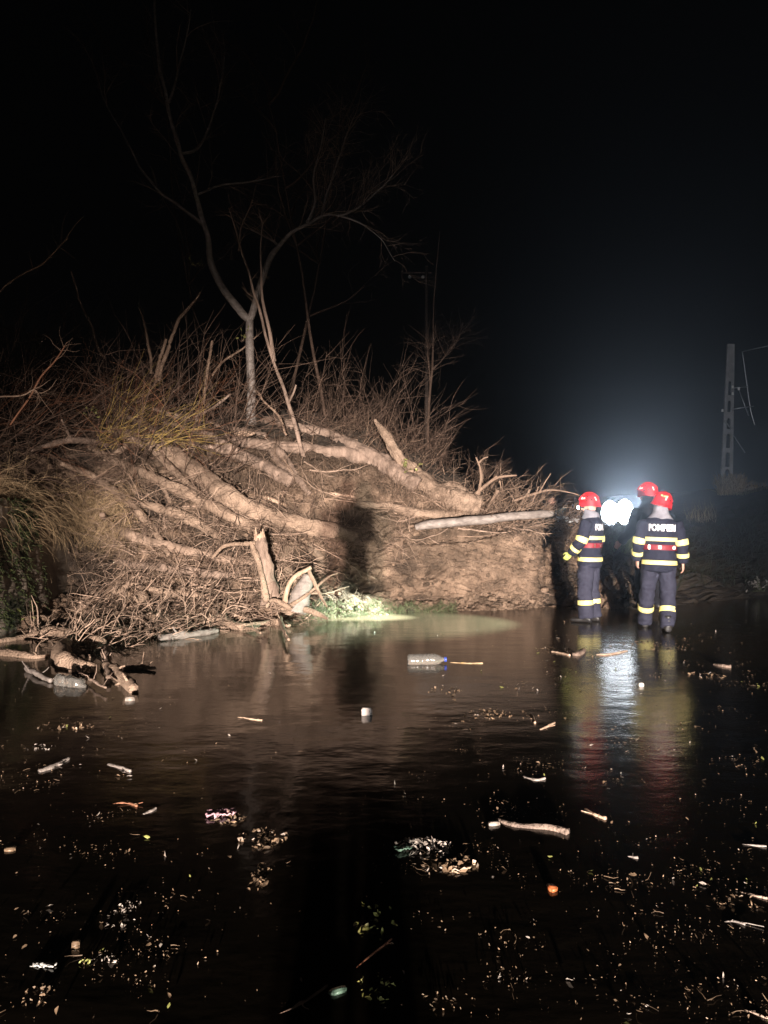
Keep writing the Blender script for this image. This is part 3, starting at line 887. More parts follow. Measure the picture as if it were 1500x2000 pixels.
# named sticks and branches lying in the water's edge debris: pixel, pixel, radius, label
STICKS = [
    ([(132, 1256, 10), (121, 1272, 17), (128, 1292, 18), (152, 1301, 16), (184, 1304, 9)], 'mudbark', 0.05, 'thick knobbly log bent like a hook beside the rounded boulder'),
    ([(205, 1298, 9), (222, 1312, 14), (240, 1326, 12), (262, 1347, 11)], 'mudbark', 0.03, 'stubby knotted branch with pale torn bark near the left bottle'),
    ([(205, 1265, 8), (210, 1290, 7), (212, 1325, 5)], 'bark', 0.05, 'short upright forked branch standing in the water behind the knotted one'),
    ([(240, 1305, 4), (275, 1303, 5), (303, 1306, 3)], 'mudbark', 0.02, 'short flat stick floating right of the knotted branch'),
    ([(50, 1305, 6), (75, 1318, 5), (100, 1328, 4)], 'paleb', 0.03, 'pale stick touching the crushed bottle on the left'),
    ([(145, 1303, 3), (175, 1325, 3), (207, 1343, 2)], 'bark', 0.05, 'thin dark branch rising out of the water behind the crushed bottle'),
    ([(0, 1276, 11), (40, 1280, 10), (70, 1284, 5), (95, 1280, 3)], 'mudbark', 0.01, 'muddy branch entering at the left edge of the water'),
    ([(0, 1252, 5), (60, 1243, 7), (100, 1238, 10), (150, 1246, 8)], 'mudbark', 0.02, 'crooked muddy log by the foot of the wall'),
    ([(310, 1248, 9), (350, 1243, 9), (400, 1236, 7), (425, 1231, 4)], 'paleb', 0.03, 'smooth grey log lying along the edge of the open water'),
    ([(140, 1222, 5), (185, 1218, 9), (240, 1208, 12), (280, 1185, 14), (275, 1165, 12)], 'mudbark', 0.05, 'bent mud coated log on the debris pile by the wall'),
    ([(270, 1150, 5), (310, 1158, 8), (370, 1165, 9), (420, 1178, 8)], 'mudbark', 0.08, 'straight muddy branch across the middle of the debris pile'),
    ([(375, 1130, 3), (420, 1155, 4), (468, 1178, 4)], 'mudbark', 0.16, 'thin bare stick slanting over the dark hollow under the long log'),
    ([(385, 1215, 8), (430, 1218, 10), (480, 1225, 8), (540, 1215, 6), (565, 1222, 4)], 'mudbark', 0.04, 'root like muddy branch hanging over the water at the debris edge'),
    ([(425, 1184, 6), (470, 1180, 9), (530, 1183, 10), (570, 1200, 6)], 'mudbark', 0.1, 'twisted root bundle below the upright stump'),
    ([(545, 1200, 5), (552, 1225, 4), (563, 1248, 3)], 'mudbark', 0.1, 'short root dipping straight down into the water'),
    ([(460, 1222, 3), (490, 1228, 3), (510, 1236, 2)], 'mudbark', 0.05, 'small forked twig poking out over the water'),
    ([(190, 1160, 4), (245, 1150, 5), (300, 1135, 3)], 'mudbark', 0.1, 'thin muddy stick on top of the debris by the wall'),
    ([(430, 950, 2), (470, 960, 4), (520, 975, 4), (560, 988, 3)], 'wood', 0.05, 'pale barkless branch lying just above the thick muddy trunk'),
    ([(615, 965, 3), (650, 968, 4), (690, 972, 3)], 'wood', 0.06, 'short white barkless stick above the end of the thick trunk'),
]
for ctrl, m, zl, lab in STICKS:
    pts, rad = [], []
    for px, py, rp in ctrl:
        g = G(px, py, zl)
        s, nn = hit(px, py)
        if s[1] < g[1] or py < 1150:
            p = s + nn * 0.03
        else:
            p = g
        pts.append(p)
        rad.append(rp / F * p[1])
    Pp = spline(pts, 26)
    Pp = Pp + 0.012 * np.stack([perlin(Pp * 6 + 3 * k) for k in range(3)], -1)
    Rr = np.interp(np.linspace(0, 1, 26), np.linspace(0, 1, len(rad)), rad)
    mb = MB().tube(Pp, Rr, 9, True, 0.28, seed=len(lab))
    for k in range(4):
        i = random.randint(4, 22)
        d = rng.normal(size=3) * 0.6 + np.array((0, -0.2, 0.5))
        T = wander(Pp[i][None], d[None], random.uniform(0.06, 0.22), 5, 0.25, -0.05)
        mb.tubes(T, taper(1, 5, Rr[i] * 0.35, 0.4), 5)
    tag(mb.build('fallen_branch', M[m]), lab, 'branch')
# bare branches standing against the dark on the right of the bank
for lab, brs in (
    ('bare forked branch sticking up at the right end of the brush', [[(932, 975, 4), (938, 945, 3), (937, 915, 2.5), (930, 893, 1.5)], [(936, 905, 2.5), (945, 897, 1.5), (955, 893, 1)]]),
    ('long bare branch curving up to the right from the root end', [[(925, 968, 4), (950, 948, 3.5), (975, 932, 3), (1010, 930, 1.5)], [(955, 944, 3), (970, 930, 2)], [(975, 940, 2), (978, 955, 1)]]),
    ('arched thin branch over the barrier left of the red helmet', [[(1000, 978, 3), (1040, 964, 3), (1075, 957, 2.5), (1105, 960, 1.5), (1130, 968, 1)], [(1052, 962, 2), (1062, 945, 1.5), (1075, 925, 1)], [(1040, 985, 2), (1050, 950, 1)]]),
    ('broken upright stick with a pale end beside the straight log', [[(950, 1000, 5), (962, 978, 4), (972, 958, 4)]]),
    ('thin stripped stick stuck upright in the barrier of branches', [[(1012, 1000, 3), (1025, 970, 2.5), (1033, 955, 2)]]),
):
    first = limb([(*c, 14.0) for c in brs[0]], 24, jit=0.02)
    o = empty('bare_branch', first[0][0], 0, lab, 'branch')
    for k, bq in enumerate(brs):
        a, c = limb([(*c_, 14.0) for c_ in bq], 20, jit=0.03)
        MB().tube(a, c, 6, True, 0.2).build('stem' if k == 0 else 'side_branch', M['twig'], o)


# ------------------------------------------------------------------ standing trees on the bank
def air(ctrl, Y, n=44, jit=0.03, seed=0):
    pts = np.array([W(px, py, Y + (c[3] if len(c) > 3 else 0)) for px, py, *c in [(a[0], a[1], a[2], a[2], *a[3:]) for a in ctrl]]) if False else np.array([W(a[0], a[1], Y + (a[3] if len(a) > 3 else 0)) for a in ctrl])
    rad = np.array([a[2] / F * Y for a in ctrl])
    rad = rad * np.where(np.arange(len(ctrl)) > 3, 0.8, 1.0)
    t = np.linspace(0, len(ctrl) - 1 - 1e-6, n)
    Pp = catmull(pts, t)
    fade = np.clip(np.arange(n) / 4, 0, 1)[:, None]
    Pp = Pp + jit * fade * np.stack([perlin(Pp * 1.7 + k * 5 + seed) for k in range(3)], -1)
    return Pp, np.interp(t, np.arange(len(ctrl)), rad)


def crown_twigs(parent, limbs, n1, n2, n3, L1, mat_, up=0.35, r=0.009, lo=0.25, droop=-0.02):
    Q = np.array([spline(a, 30) for a in limbs])
    s, td, _ = along(Q, n1, lo, 0.98)
    T = wander(s, td * 0.7 + rng.normal(size=(n1, 3)) * 0.55 + np.array((0, 0, up)), rng.uniform(0.5, 1.0, n1) * L1, 8, 0.13, droop)
    mb = MB().tubes(T, taper(n1, 8, r), 5)
    s, td, _ = along(T, n2, 0.15, 0.95)
    T2 = wander(s, td + rng.normal(size=(n2, 3)) * 0.6, rng.uniform(0.3, 0.8, n2) * L1 * 0.6, 7, 0.15, droop)
    mb.tubes(T2, taper(n2, 7, r * 0.5), 4)
    s, td, _ = along(T2, n3, 0.2, 0.98)
    T3 = wander(s, td + rng.normal(size=(n3, 3)) * 0.6, rng.uniform(0.2, 0.6, n3) * L1 * 0.4, 5, 0.15, droop)
    mb.tubes(T3, taper(n3, 5, r * 0.3), 3)
    return tag(mb.build('crown', M[mat_], parent), kind='stuff')


TY = 16.0
foot = W(490, 812, TY)
o = empty('standing_tree', foot, 0, 'forked pale barked tree standing upright on top of the bank', 'tree')
tp, tr_ = air([(492, 830, 10), (490, 800, 9), (490, 740, 8.5), (487, 680, 8), (488, 622, 9)], TY, 40, 0.02)
MB().tube(tp, tr_, 12, True, 0.08).build('trunk', M['paleb'], o)
L_l = air([(488, 624, 8), (470, 608, 8), (440, 570, 7.5), (415, 515, 7), (403, 460, 6.5), (390, 405, 6), (372, 350, 5.5), (347, 280, 5), (328, 210, 4.5), (315, 140, 4), (305, 50, 3), (303, -60, 2)], TY, 70, 0.05)
L_r = air([(487, 626, 8), (497, 598, 7), (507, 560, 6.5), (525, 510, 6), (548, 478, 5.5), (570, 455, 4.5), (610, 430, 3.5, .2), (650, 420, 2.8, .4), (690, 432, 2.2, .6), (725, 450, 1.8, .7), (752, 475, 1.3, .7), (770, 510, .8, .7)], TY, 60, 0.05)
subs = [
    air([(398, 440, 4), (350, 402, 3), (310, 372, 2.8), (270, 320, 2.4, .3), (240, 260, 2, .5), (205, 200, 1.5, .6), (190, 150, 1, .6)], TY, 40),
    air([(352, 300, 3), (385, 290, 2.6, .2), (412, 240, 2.2, .4), (428, 180, 1.8, .5), (440, 110, 1.2, .6)], TY, 36),
    air([(330, 200, 3), (345, 150, 2, .1), (362, 90, 1.5, .1), (372, 20, 1, .1)], TY, 30),
    air([(385, 380, 2.5), (430, 362, 2, .4), (500, 352, 1.6, .8), (545, 345, 1, 1)], TY, 30),
    air([(600, 434, 3.2, .1), (616, 395, 2.6, .2), (614, 340, 2.2, .2), (628, 290, 1.7, .2), (635, 230, 1, .2)], TY, 34),
    air([(628, 425, 2.8, .2), (640, 375, 2.2, .5), (668, 290, 1.7, .7), (690, 230, 1, .8)], TY, 30),
    air([(545, 480, 3), (515, 462, 2, .2), (490, 450, 1.5, .3)], TY, 20),
    air([(660, 422, 2.6, .4), (700, 405, 2, .6), (740, 370, 1.5, .8), (775, 330, 1, .9)], TY, 28),
]
for nm, (a, c) in [('limb', L_l), ('limb', L_r)] + [('branch', s_) for s_ in subs]:
    MB().tube(a, c, 8, True, 0.08).build(nm, M['paleb'], o)
crown_twigs(o, [L_l[0][25:], L_r[0][25:]] + [s_[0] for s_ in subs] + [subs[4][0], subs[5][0], subs[7][0]], 190, 850, 2000, 1.2, 'twig', 0.3, 0.007, 0.1, -0.012)

o = empty('sapling', W(605, 945, 14.3), 0, 'slender leaning sapling with two stems crossing in front of the standing tree', 'tree')
s1 = air([(606, 950, 5), (600, 910, 4.6), (588, 870, 4.4), (570, 805, 4), (545, 738, 4), (532, 695, 3.6), (516, 640, 3.3), (504, 600, 3.5), (488, 545, 3), (470, 490, 2.5), (455, 430, 2), (447, 405, 1.5)], 14.3, 60, 0.03)
s2 = air([(536, 706, 4), (528, 650, 3.5), (515, 600, 3), (510, 550, 2.5), (508, 500, 2), (512, 440, 1.8), (505, 415, 1.2)], 14.3, 44, 0.02)
s3 = air([(466, 490, 2), (470, 450, 1.8, .1), (482, 420, 1.5, .1), (493, 388, 1.4, .1)], 14.3, 24, 0.02)
s4 = air([(562, 790, 2.5), (572, 770, 2, -.1), (578, 752, 1.8, -.15)], 14.3, 20, 0.01)
for nm, (a, c) in zip(('trunk', 'stem', 'branch', 'branch'), (s1, s2, s3, s4)):
    MB().tube(a, c, 8, True, 0.12).build(nm, M['bark'], o)
crown_twigs(o, [s1[0][25:], s2[0][15:], s3[0]], 26, 60, 80, 0.5, 'twig', 0.2, 0.005)

# broken uprights and leaning shrubs on the left of the bank
UP = [
    ([(310, 745, 4), (325, 690, 4), (345, 640, 3.5), (370, 600, 3), (388, 572, 2.5)], 16.0, 'dead sapling with a pale snapped tip left of the standing tree'),
    ([(300, 760, 4), (312, 700, 3.5), (325, 665, 3)], 16.0, 'short dead sapling with a broken top in the left thicket'),
    ([(398, 790, 3.5), (402, 740, 3), (408, 700, 3), (413, 668, 2.5)], 15.6, 'knobbly bare stick standing between the snapped sapling and the standing tree'),
    ([(295, 730, 3), (292, 690, 3), (285, 640, 2), (270, 600, 1.5)], 16.6, 'thin dead stem with a split end deep in the left thicket'),
    ([(20, 830, 1.8), (60, 770, 1.8), (110, 700, 1.6), (128, 672, 1)], 11.6, 'orange barked shoot arching up at the left edge'),
    ([(0, 775, 1.6), (40, 770, 1.5), (62, 760, 1.2), (72, 770, .8)], 11.0, 'pale twig reaching in from the left edge'),
    ([(0, 570, 1.8), (40, 540, 1.6), (90, 505, 1.3), (135, 468, 1)], 11.0, 'high thin branch reaching in from the upper left edge'),
    ([(205, 700, 3), (170, 620, 2.6), (135, 530, 2)], 16.5, 'dim leaning stem rising far left above the thicket'),
    ([(415, 735, 2.5), (440, 700, 2.2), (475, 680, 1.8), (500, 655, 1.2)], 16.0, 'thin bent twig right beside the standing tree trunk'),
    ([(560, 850, 2.5), (545, 820, 2.5), (515, 785, 2), (508, 770, 1.5)], 14.6, 'thin curved branch hanging in front of the parallel stems'),
]
for ctrl, Y, lab in UP:
    a, c = air(ctrl, Y, 30, 0.05, len(lab))
    o = empty('dead_sapling', a[0], 0, lab, 'sapling')
    MB().tube(a, c, 7, True, 0.2).build('stem', M['redtwig'] if 'orange' in lab else M['twig'], o)
    T = wander(*along(a[None], 14, 0.3, 1.0)[:2], rng.uniform(0.1, 0.5, 14), 6, 0.25, 0.02)
    s, td, _ = along(a[None], 14, 0.3, 1.0)
    T = wander(s, td + rng.normal(size=(14, 3)) * 0.7, rng.uniform(0.1, 0.5, 14), 6, 0.22, 0.02)
    MB().tubes(T, taper(14, 6, 0.004), 4).build('twigs', M['twig'], o)['kind'] = 'stuff'
    if 'snapped' in lab or 'broken top' in lab:
        MB().tube([a[-1], a[-1] + (a[-1] - a[-3]) * 0.5], [c[-1] * 1.05, c[-1] * 0.3], 6).build('broken_tip', M['wood'], o)

# dim bare trees behind the bank
BG = [(640, 835, 20, 9.5, -0.4), (760, 850, 21, 8.0, 0.3), (835, 860, 24, 7.0, 0.0), (560, 800, 22, 10.5, 0.5), (160, 740, 22, 9.0, 0.4), (60, 760, 18, 8.0, -0.3), (250, 745, 24, 10, 0.2), (400, 780, 25, 11, -0.2)]
BGL = ['bare tree behind the brush right of the sapling', 'bare tree at the right end of the dark slope', 'tall thin bare tree farthest right behind the brush', 'tall bare tree directly behind the fork of the standing tree',
       'bare tree in the dark above the left thicket', 'bare tree at the far left in the dark', 'bare tree behind the snapped sapling', 'bare tree just left of the standing tree in the dark']
for k, (px, py, Y, H, lean) in enumerate(BG):
    if k in (1, 4, 5, 6):
        continue
    p0 = W(px, py + 30, Y)
    tk = wander(p0[None], np.array([[lean * 0.25, 0, 1.0]]), H, 14, 0.045, 0.02)[0]
    o = empty('bare_tree', p0, 0, BGL[k], 'tree')
    MB().tube(tk, np.linspace(0.05, 0.01, 14), 8, True, 0.1).build('trunk', M['darktwig'], o)
    lim = []
    for j in range(7 if k != 2 else 2):
        i = random.randint(4, 12)
        Lb = wander(tk[i][None], np.array([[random.uniform(-1, 1), random.uniform(-.8, .8), random.uniform(0.3, 0.9)]]), H * random.uniform(0.2, 0.42), 12, 0.1, 0.01)[0]
        MB().tube(Lb, np.linspace(0.035, 0.008, 12), 6).build('limb', M['darktwig'], o)
        lim.append(Lb)
    crown_twigs(o, lim, 60, 170, 260, 1.3, 'darktwig', 0.2, 0.008, 0.15, -0.02)


# ------------------------------------------------------------------ brush
def brush(name, lab, cat, n, u, r, length, direc, m, spread=0.5, r0=0.005, kids=3, wob=0.2, grav=0.0, sides=4, K=7, lift=0.0, kid_len=0.5, base_n=0.3, mb=None):
    U = rng.uniform(*u, n)
    Rw = rng.uniform(*r, n)
    s, nn = on_slide(U, Rw, lift)
    d = np.asarray(direc, float) + rng.normal(size=(n, 3)) * spread + nn * base_n
    Ls = rng.uniform(0.45, 1.0, n) * length
    T = wander(s, d, Ls, K, wob, grav)
    own = mb is None
    mb = mb or MB()
    mb.tubes(T, taper(n, K, rng.uniform(0.6, 1.25, n) * r0), sides)
    if kids:
        nk = n * kids
        s2, td, pi = along(T, nk, 0.15, 0.97)
        T2 = wander(s2, td + rng.normal(size=(nk, 3)) * 0.65, rng.uniform(0.2, 1.0, nk) * length * kid_len, 5, wob, grav)
        mb.tubes(T2, taper(nk, 5, r0 * 0.5), 3)
    if own:
        o = mb.build(name, M[m])
        tag(o, lab, cat, None, 'stuff')
        return o
    return mb


brush('brush', 'tangle of dark bare shrubs covering the upper left of the bank', 'brush', 340, (-150, 460), (5.3, 7.8), 2.5, (0.4, -0.25, 0.45), 'darktwig', 1.0, 0.012, 5, 0.11, 0.0)
brush('brush', 'reddish tangle of thin shoots in the left thicket', 'brush', 200, (-80, 400), (5.6, 7.6), 2.1, (0.7, -0.3, 0.35), 'redtwig', 0.9, 0.006, 4, 0.13, -0.03)
brush('brush', 'tangled grey brown twigs draped over the left slope', 'brush', 230, (-60, 420), (4.6, 6.6), 1.0, (0.25, -0.6, 0.15), 'darktwig', 0.8, 0.006, 4, 0.2, -0.06)
brush('willow_shoots', 'bundle of yellow willow shoots fanning out above the thick muddy trunk', 'brush', 56, (190, 330), (5.6, 6.2), 1.7, (0.9, -0.2, 0.15), 'yellowtwig', 0.3, 0.0065, 2, 0.08, 0.0, lift=0.25)
brush('hanging_grass', 'dry straw coloured grass and roots hanging over the top of the wall', 'dry grass', 1700, (-60, 262), (3.7, 4.7), 0.85, (0.14, -0.55, -0.25), 'straw', 0.4, 0.0038, 2, 0.16, -0.2)
brush('roots', 'mud caked roots and twigs draped down the middle of the bank', 'roots', 620, (210, 560), (2.2, 5.0), 0.75, (0.1, -0.35, -0.5), 'mudtwig', 0.6, 0.0075, 4, 0.2, -0.1, base_n=0.5)
brush('brush', 'dark twigs added as shaded gaps between the muddy roots of the bank', 'brush', 260, (150, 640), (0.3, 4.6), 0.6, (0.5, -0.3, -0.1), 'darktwig', 0.7, 0.009, 3, 0.18, -0.06, lift=0.02)  # dark strands put in to stand for shade between the roots
brush('flood_debris', 'mat of muddy sticks and roots piled at the foot of the bank', 'debris', 620, (130, 600), (0.15, 2.3), 0.62, (0.8, -0.2, 0.0), 'mudtwig', 0.6, 0.010, 2, 0.15, -0.05, lift=0.03, base_n=0.25)
brush('flood_debris', 'scattered muddy sticks on the mud tongue reaching into the left water', 'debris', 170, (60, 330), (0.1, 0.9), 0.5, (0.8, -0.4, 0.0), 'mudtwig', 0.6, 0.012, 2, 0.15, -0.02, lift=0.02, base_n=0.15)
brush('dry_grass', 'thin dry stems and grass growing between the fallen trunks', 'dry grass', 480, (470, 800), (4.7, 5.9), 0.5, (0.0, -0.25, 0.5), 'twig', 0.8, 0.0034, 2, 0.22, -0.03)
brush('roots', 'thin muddy roots hanging from the bank behind the shadow', 'roots', 330, (540, 800), (2.4, 4.8), 0.5, (0.15, -0.5, -0.2), 'mudtwig', 0.65, 0.005, 2, 0.22, -0.08, base_n=0.4)
brush('brush', 'upright leafless brush along the ridge behind the parallel stems', 'brush', 150, (560, 970), (6.5, 8.0), 1.0, (0.25, -0.05, 0.55), 'darktwig', 0.9, 0.008, 11, 0.17, 0.01)
brush('brush', 'thin pale shoots among the ridge brush right of the sapling', 'brush', 60, (600, 960), (6.2, 7.6), 0.9, (0.25, -0.1, 0.55), 'twig', 0.9, 0.006, 7, 0.17, 0.0)
brush('brush', 'dim taller leafless shoots rising behind the ridge brush', 'brush', 60, (540, 860), (7.4, 8.4), 1.9, (0.15, 0, 0.8), 'darktwig', 0.6, 0.008, 9, 0.12, 0.01)
brush('dry_grass', 'tan brush round the root end of the leaning trunk', 'dry grass', 420, (760, 980), (4.6, 6.4), 0.45, (0.2, -0.3, 0.5), 'twig', 0.6, 0.004, 3, 0.22, -0.03)
brush('branch_barrier', 'heap of broken branches beside the straight log left of the firefighters', 'branches', 260, (930, 1135), (3.9, 7.0), 0.95, (0.5, -0.2, 0.22), 'twig', 0.6, 0.008, 4, 0.16, -0.03, lift=0.1)
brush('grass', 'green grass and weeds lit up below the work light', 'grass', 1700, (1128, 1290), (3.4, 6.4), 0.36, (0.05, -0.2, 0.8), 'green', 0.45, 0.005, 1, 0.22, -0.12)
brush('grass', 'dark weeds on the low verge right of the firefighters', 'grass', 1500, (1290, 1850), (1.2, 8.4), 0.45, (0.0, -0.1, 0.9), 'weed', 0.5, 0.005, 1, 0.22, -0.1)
brush('grass', 'short green grass and weeds at the waterline in the bright torch patch', 'grass', 2400, (590, 890), (0.0, 0.75), 0.15, (0.0, -0.3, 0.6), 'green', 0.7, 0.0034, 1, 0.25, -0.1)
brush('roots', 'torn roots hanging over the right end of the broken mud face', 'roots', 50, (985, 1110), (3.2, 4.4), 0.35, (0.2, -0.4, -0.6), 'mudtwig', 0.5, 0.006, 2, 0.2, -0.2, base_n=0.2)
brush('twig_litter', 'small twigs and stalks scattered over the broken mud face', 'debris', 420, (560, 1060), (0.3, 4.2), 0.28, (0.5, -0.3, 0.0), 'mudtwig', 0.7, 0.0036, 1, 0.2, -0.05, lift=0.02)

brush('grass', 'tall weeds crowding the foot of the work light', 'grass', 900, (1150, 1250), (6.4, 7.15), 0.42, (0.0, -0.05, 1.0), 'green', 0.25, 0.006, 1, 0.15, -0.05)
# clods of earth along the toe of the slide
cl = MB()
for k in range(2600):
    u = rng.uniform(110, 1130)
    r = abs(rng.normal(0.3, 0.5)) if k % 3 == 0 else rng.uniform(0.1, 5.2)
    if 590 < u < 900 and r < 1.1 and k % 5:
        continue
    s, nn = on_slide(np.array([u]), np.array([r]))
    sz = 0.008 + 0.045 * rng.random() ** 3 * (1.4 if r < 1 else 1)
    cl.ball(s[0] + nn[0] * sz * 0.2, np.array((rng.uniform(.8, 1.5), 1, rng.uniform(.5, .9))) * sz, 7, 5, 0.9, k, freq=1.8, tint=rng.uniform(0.15, 0.75))
tag(cl.build('mud_clods', M['mud'], smooth=False), 'loose clods of mud lying over the foot of the bank', 'mud clods', None, 'stuff')

# broken branches tangled on the slide, each its own
proto = None
LB = []
for k in range(90):
    u = rng.uniform(180, 980)
    r = rng.uniform(0.8, 6.3) if u < 620 else rng.uniform(3.6, 6.5)
    s, nn = on_slide(np.array([u]), np.array([r]), 0.05)
    if k < 12:
        Ls = random.uniform(0.55, 1.3)
        T = wander(np.zeros((1, 3)), np.array([[1, 0, 0.02]]), Ls, 9, 0.12, 0.0)
        mb = MB().tubes(T, taper(1, 9, random.uniform(0.009, 0.017), 0.35), 6, np.array([0.6]))
        s2, td, _ = along(T, 6, 0.2, 0.95)
        T2 = wander(s2, td + rng.normal(size=(6, 3)) * 0.5, rng.uniform(0.12, 0.4, 6), 6, 0.2)
        mb.tubes(T2, taper(6, 6, 0.005), 4)
        LB.append(mb.data('loose_branch', M['mudtwig'] if k % 3 else M['twig']))
    ob = bpy.data.objects.new('loose_branch', LB[k % 12])
    ob.location = Vector(s[0])
    zax = Vector(nn[0])
    ax = Vector((random.gauss(0.6, 0.6), random.gauss(-0.3, 0.5), random.gauss(-0.2, 0.4))).normalized()
    yax = zax.cross(ax).normalized()
    xax = yax.cross(zax)
    ob.rotation_euler = Matrix((xax, yax, zax)).transposed().to_euler()
    COL.objects.link(ob)
    tag(ob, 'thin muddy branch tangled on the surface of the collapsed bank', 'branch', 'thin muddy branches tangled on the bank')

# sheet of pale plastic caught in the debris, boulders and a plant by the wall
def crumple(name, c, size, m, lab, cat, seed, n=18, flat=0.35, rz=0.0):
    X, Y = np.meshgrid(np.linspace(-1, 1, n), np.linspace(-1, 1, n))
    v = np.stack([X * size[0], Y * size[1], 0 * X], -1).reshape(-1, 3)
    d = ridged(v / max(size) * 1.9 + seed, 3) * size[2]
    v[:, 2] = d - d.min() * 0.5
    v[:, :2] *= (1 + 0.25 * fbm(v * 3 / max(size) + seed, 2))[:, None]
    ca, sa = math.cos(rz), math.sin(rz)
    v[:, 0], v[:, 1] = v[:, 0] * ca - v[:, 1] * sa, v[:, 0] * sa + v[:, 1] * ca
    q = [(j * n + i, j * n + i + 1, (j + 1) * n + i + 1, (j + 1) * n + i) for j in range(n - 1) for i in range(n - 1)]
    o = MB().add(v + np.asarray(c), q).build(name, m)
    sd = o.modifiers.new('thickness', 'SOLIDIFY')
    sd.thickness = 0.004
    return tag(o, lab, cat)


s, nn = hit(430, 1192)
crumple('plastic_sheet', s + np.array((0, -0.15, 0.08)), (0.16, 0.10, 0.05), M['whiteplastic'], 'torn piece of white plastic caught among the sticks under the upright stump', 'plastic scrap', 4)
for px, py, rp, lab in ((186, 1256, 19, 'rounded wet boulder sitting in the water beside the hook shaped log'), (230, 1160, 12, 'small pale stone on the debris pile by the wall'), (1128, 1279, 0, '')):
    if rp:
        g = G(px, py + rp * 0.6, 0) if py > 1200 else hit(px, py)[0]
        rr_ = rp / F * g[1]
        tag(MB().ball(g + np.array((0, 0, rr_ * 0.55)), (rr_ * 1.1, rr_, rr_ * 0.85), 24, 16, 0.22, px, freq=1.5).build('boulder', M['mudbark']), lab, 'boulder')
crumple('plastic_sheet', W(1106, 1022, 15.0), (0.22, 0.12, 0.16), M['paletarp'], 'crumpled pale tarpaulin showing behind the branch barrier by the left firefighter', 'tarpaulin', 6)


def tuft(name, c, n, L, m, lab, cat, spread=0.45, r0=0.004, leaves=0, leafm=None):
    o = empty(name, c, 0, lab, cat)
    T = wander(np.repeat(np.asarray(c)[None], n, 0) + rng.normal(size=(n, 3)) * np.array((0.04, 0.04, 0)), np.array((0, 0, 1.0)) + rng.normal(size=(n, 3)) * spread, rng.uniform(0.4, 1, n) * L, 6, 0.12, -0.05)
    tag(MB().tubes(T, taper(n, 6, r0), 4).build('stems', M[m], o), kind='stuff')
    if leaves:
        s, td, _ = along(T, leaves, 0.3, 1.0)
        mb = MB()
        for i in range(leaves):
            leaf_into(mb, s[i], rng.uniform(0.02, 0.045), rng.normal(size=3), rng.random())
        tag(mb.build('leaves', M[leafm], o), kind='stuff')
    return o


LEAF = np.array([(-1, 0, 0.0), (-0.45, 0.36, 0.10), (0.25, 0.40, 0.08), (1, 0, 0.12), (0.25, -0.40, 0.10), (-0.45, -0.36, 0.06), (-0.1, 0, -0.03)])
LEAF_T = [(6, 0, 5), (6, 1, 0), (6, 2, 1), (6, 3, 2), (6, 4, 3), (6, 5, 4)]


def leaf_into(mb, c, size, nrm_, tint, ang=None, thin=1.0):
    z = nrm(np.asarray(nrm_, float))
    a = rng.normal(size=3) if ang is None else np.array((math.cos(ang), math.sin(ang), 0))
    x = nrm(a - z * (a @ z))
    y = np.cross(z, x)
    curl = rng.uniform(0.1, 1.5)
    L = LEAF * np.array((1, thin, curl))
    L = L + rng.normal(size=L.shape) * 0.13
    v = np.asarray(c) + (L[:, :1] * x + L[:, 1:2] * y + L[:, 2:] * z) * size
    mb.add(v, None, LEAF_T, tint)


tuft('weed', G(33, 1228), 16, 0.3, 'green', 'small yellow green weed growing at the foot of the mossy wall', 'plant', leaves=60, leafm='greenleaf')
tuft('weed', W(1485, 1155, 14.5), 16, 0.42, 'green', 'leafy weed at the right edge of the flooded road', 'plant', 0.7, leaves=60, leafm='paleleaf')
for px, py, lab in ((640, 915, 'shrub with a few yellow leaves between the sapling and the shadow head'), (175, 800, 'twig cluster with yellow leaves above the left slope'), (475, 655, 'small sprig with yellow leaves hanging beside the standing trunk'), (385, 510, 'cluster of dead leaves on a twig left of the fork'), (800, 905, 'few yellow leaves on twigs beside the snapped leaning trunk')):
    c = W(px, py + 12, 16.0 if py < 700 else 14.0)
    tuft('leafy_sprig', c, 8, 0.34, 'twig', lab, 'sprig', 0.8, leaves=26, leafm='greenleaf')


# ------------------------------------------------------------------ people
def to_mesh_object(o):
    """bake an object's modifiers"""
    dg = bpy.context.evaluated_depsgraph_get()
    dg.update()
    me = bpy.data.meshes.new_from_object(o.evaluated_get(dg), depsgraph=dg)
    o.modifiers.clear()
    o.data = me
    return o


def loft(mb, C, A, B_, ax=(1, 0, 0), sides=18):
    """elliptic sections with half axes A (along ax) and B_ round the path C, closed by rounded ends"""
    C = np.asarray(C, float)
    K = len(C)
    A = np.broadcast_to(np.asarray(A, float), (K,))
    B_ = np.broadcast_to(np.asarray(B_, float), (K,))
    T = nrm(np.gradient(C, axis=0))
    a = np.asarray(ax, float) + np.zeros_like(C)
    a = nrm(a - T * (a * T).sum(-1, keepdims=True))
    b_ = np.cross(T, a)
    th = np.arange(sides) * 2 * np.pi / sides
    V = C[:, None] + a[:, None] * (A[:, None] * np.cos(th))[..., None] + b_[:, None] * (B_[:, None] * np.sin(th))[..., None]
    q = [(k * sides + s, k * sides + (s + 1) % sides, (k + 1) * sides + (s + 1) % sides, (k + 1) * sides + s) for k in range(K - 1) for s in range(sides)]
    V = np.vstack([V.reshape(-1, 3), C[0] - T[0] * min(A[0], B_[0]) * 0.35, C[-1] + T[-1] * min(A[-1], B_[-1]) * 0.35])
    t = [(K * sides, (s + 1) % sides, s) for s in range(sides)] + [(K * sides + 1, (K - 1) * sides + s, (K - 1) * sides + (s + 1) % sides) for s in range(sides)]
    return mb.add(V, q, t)


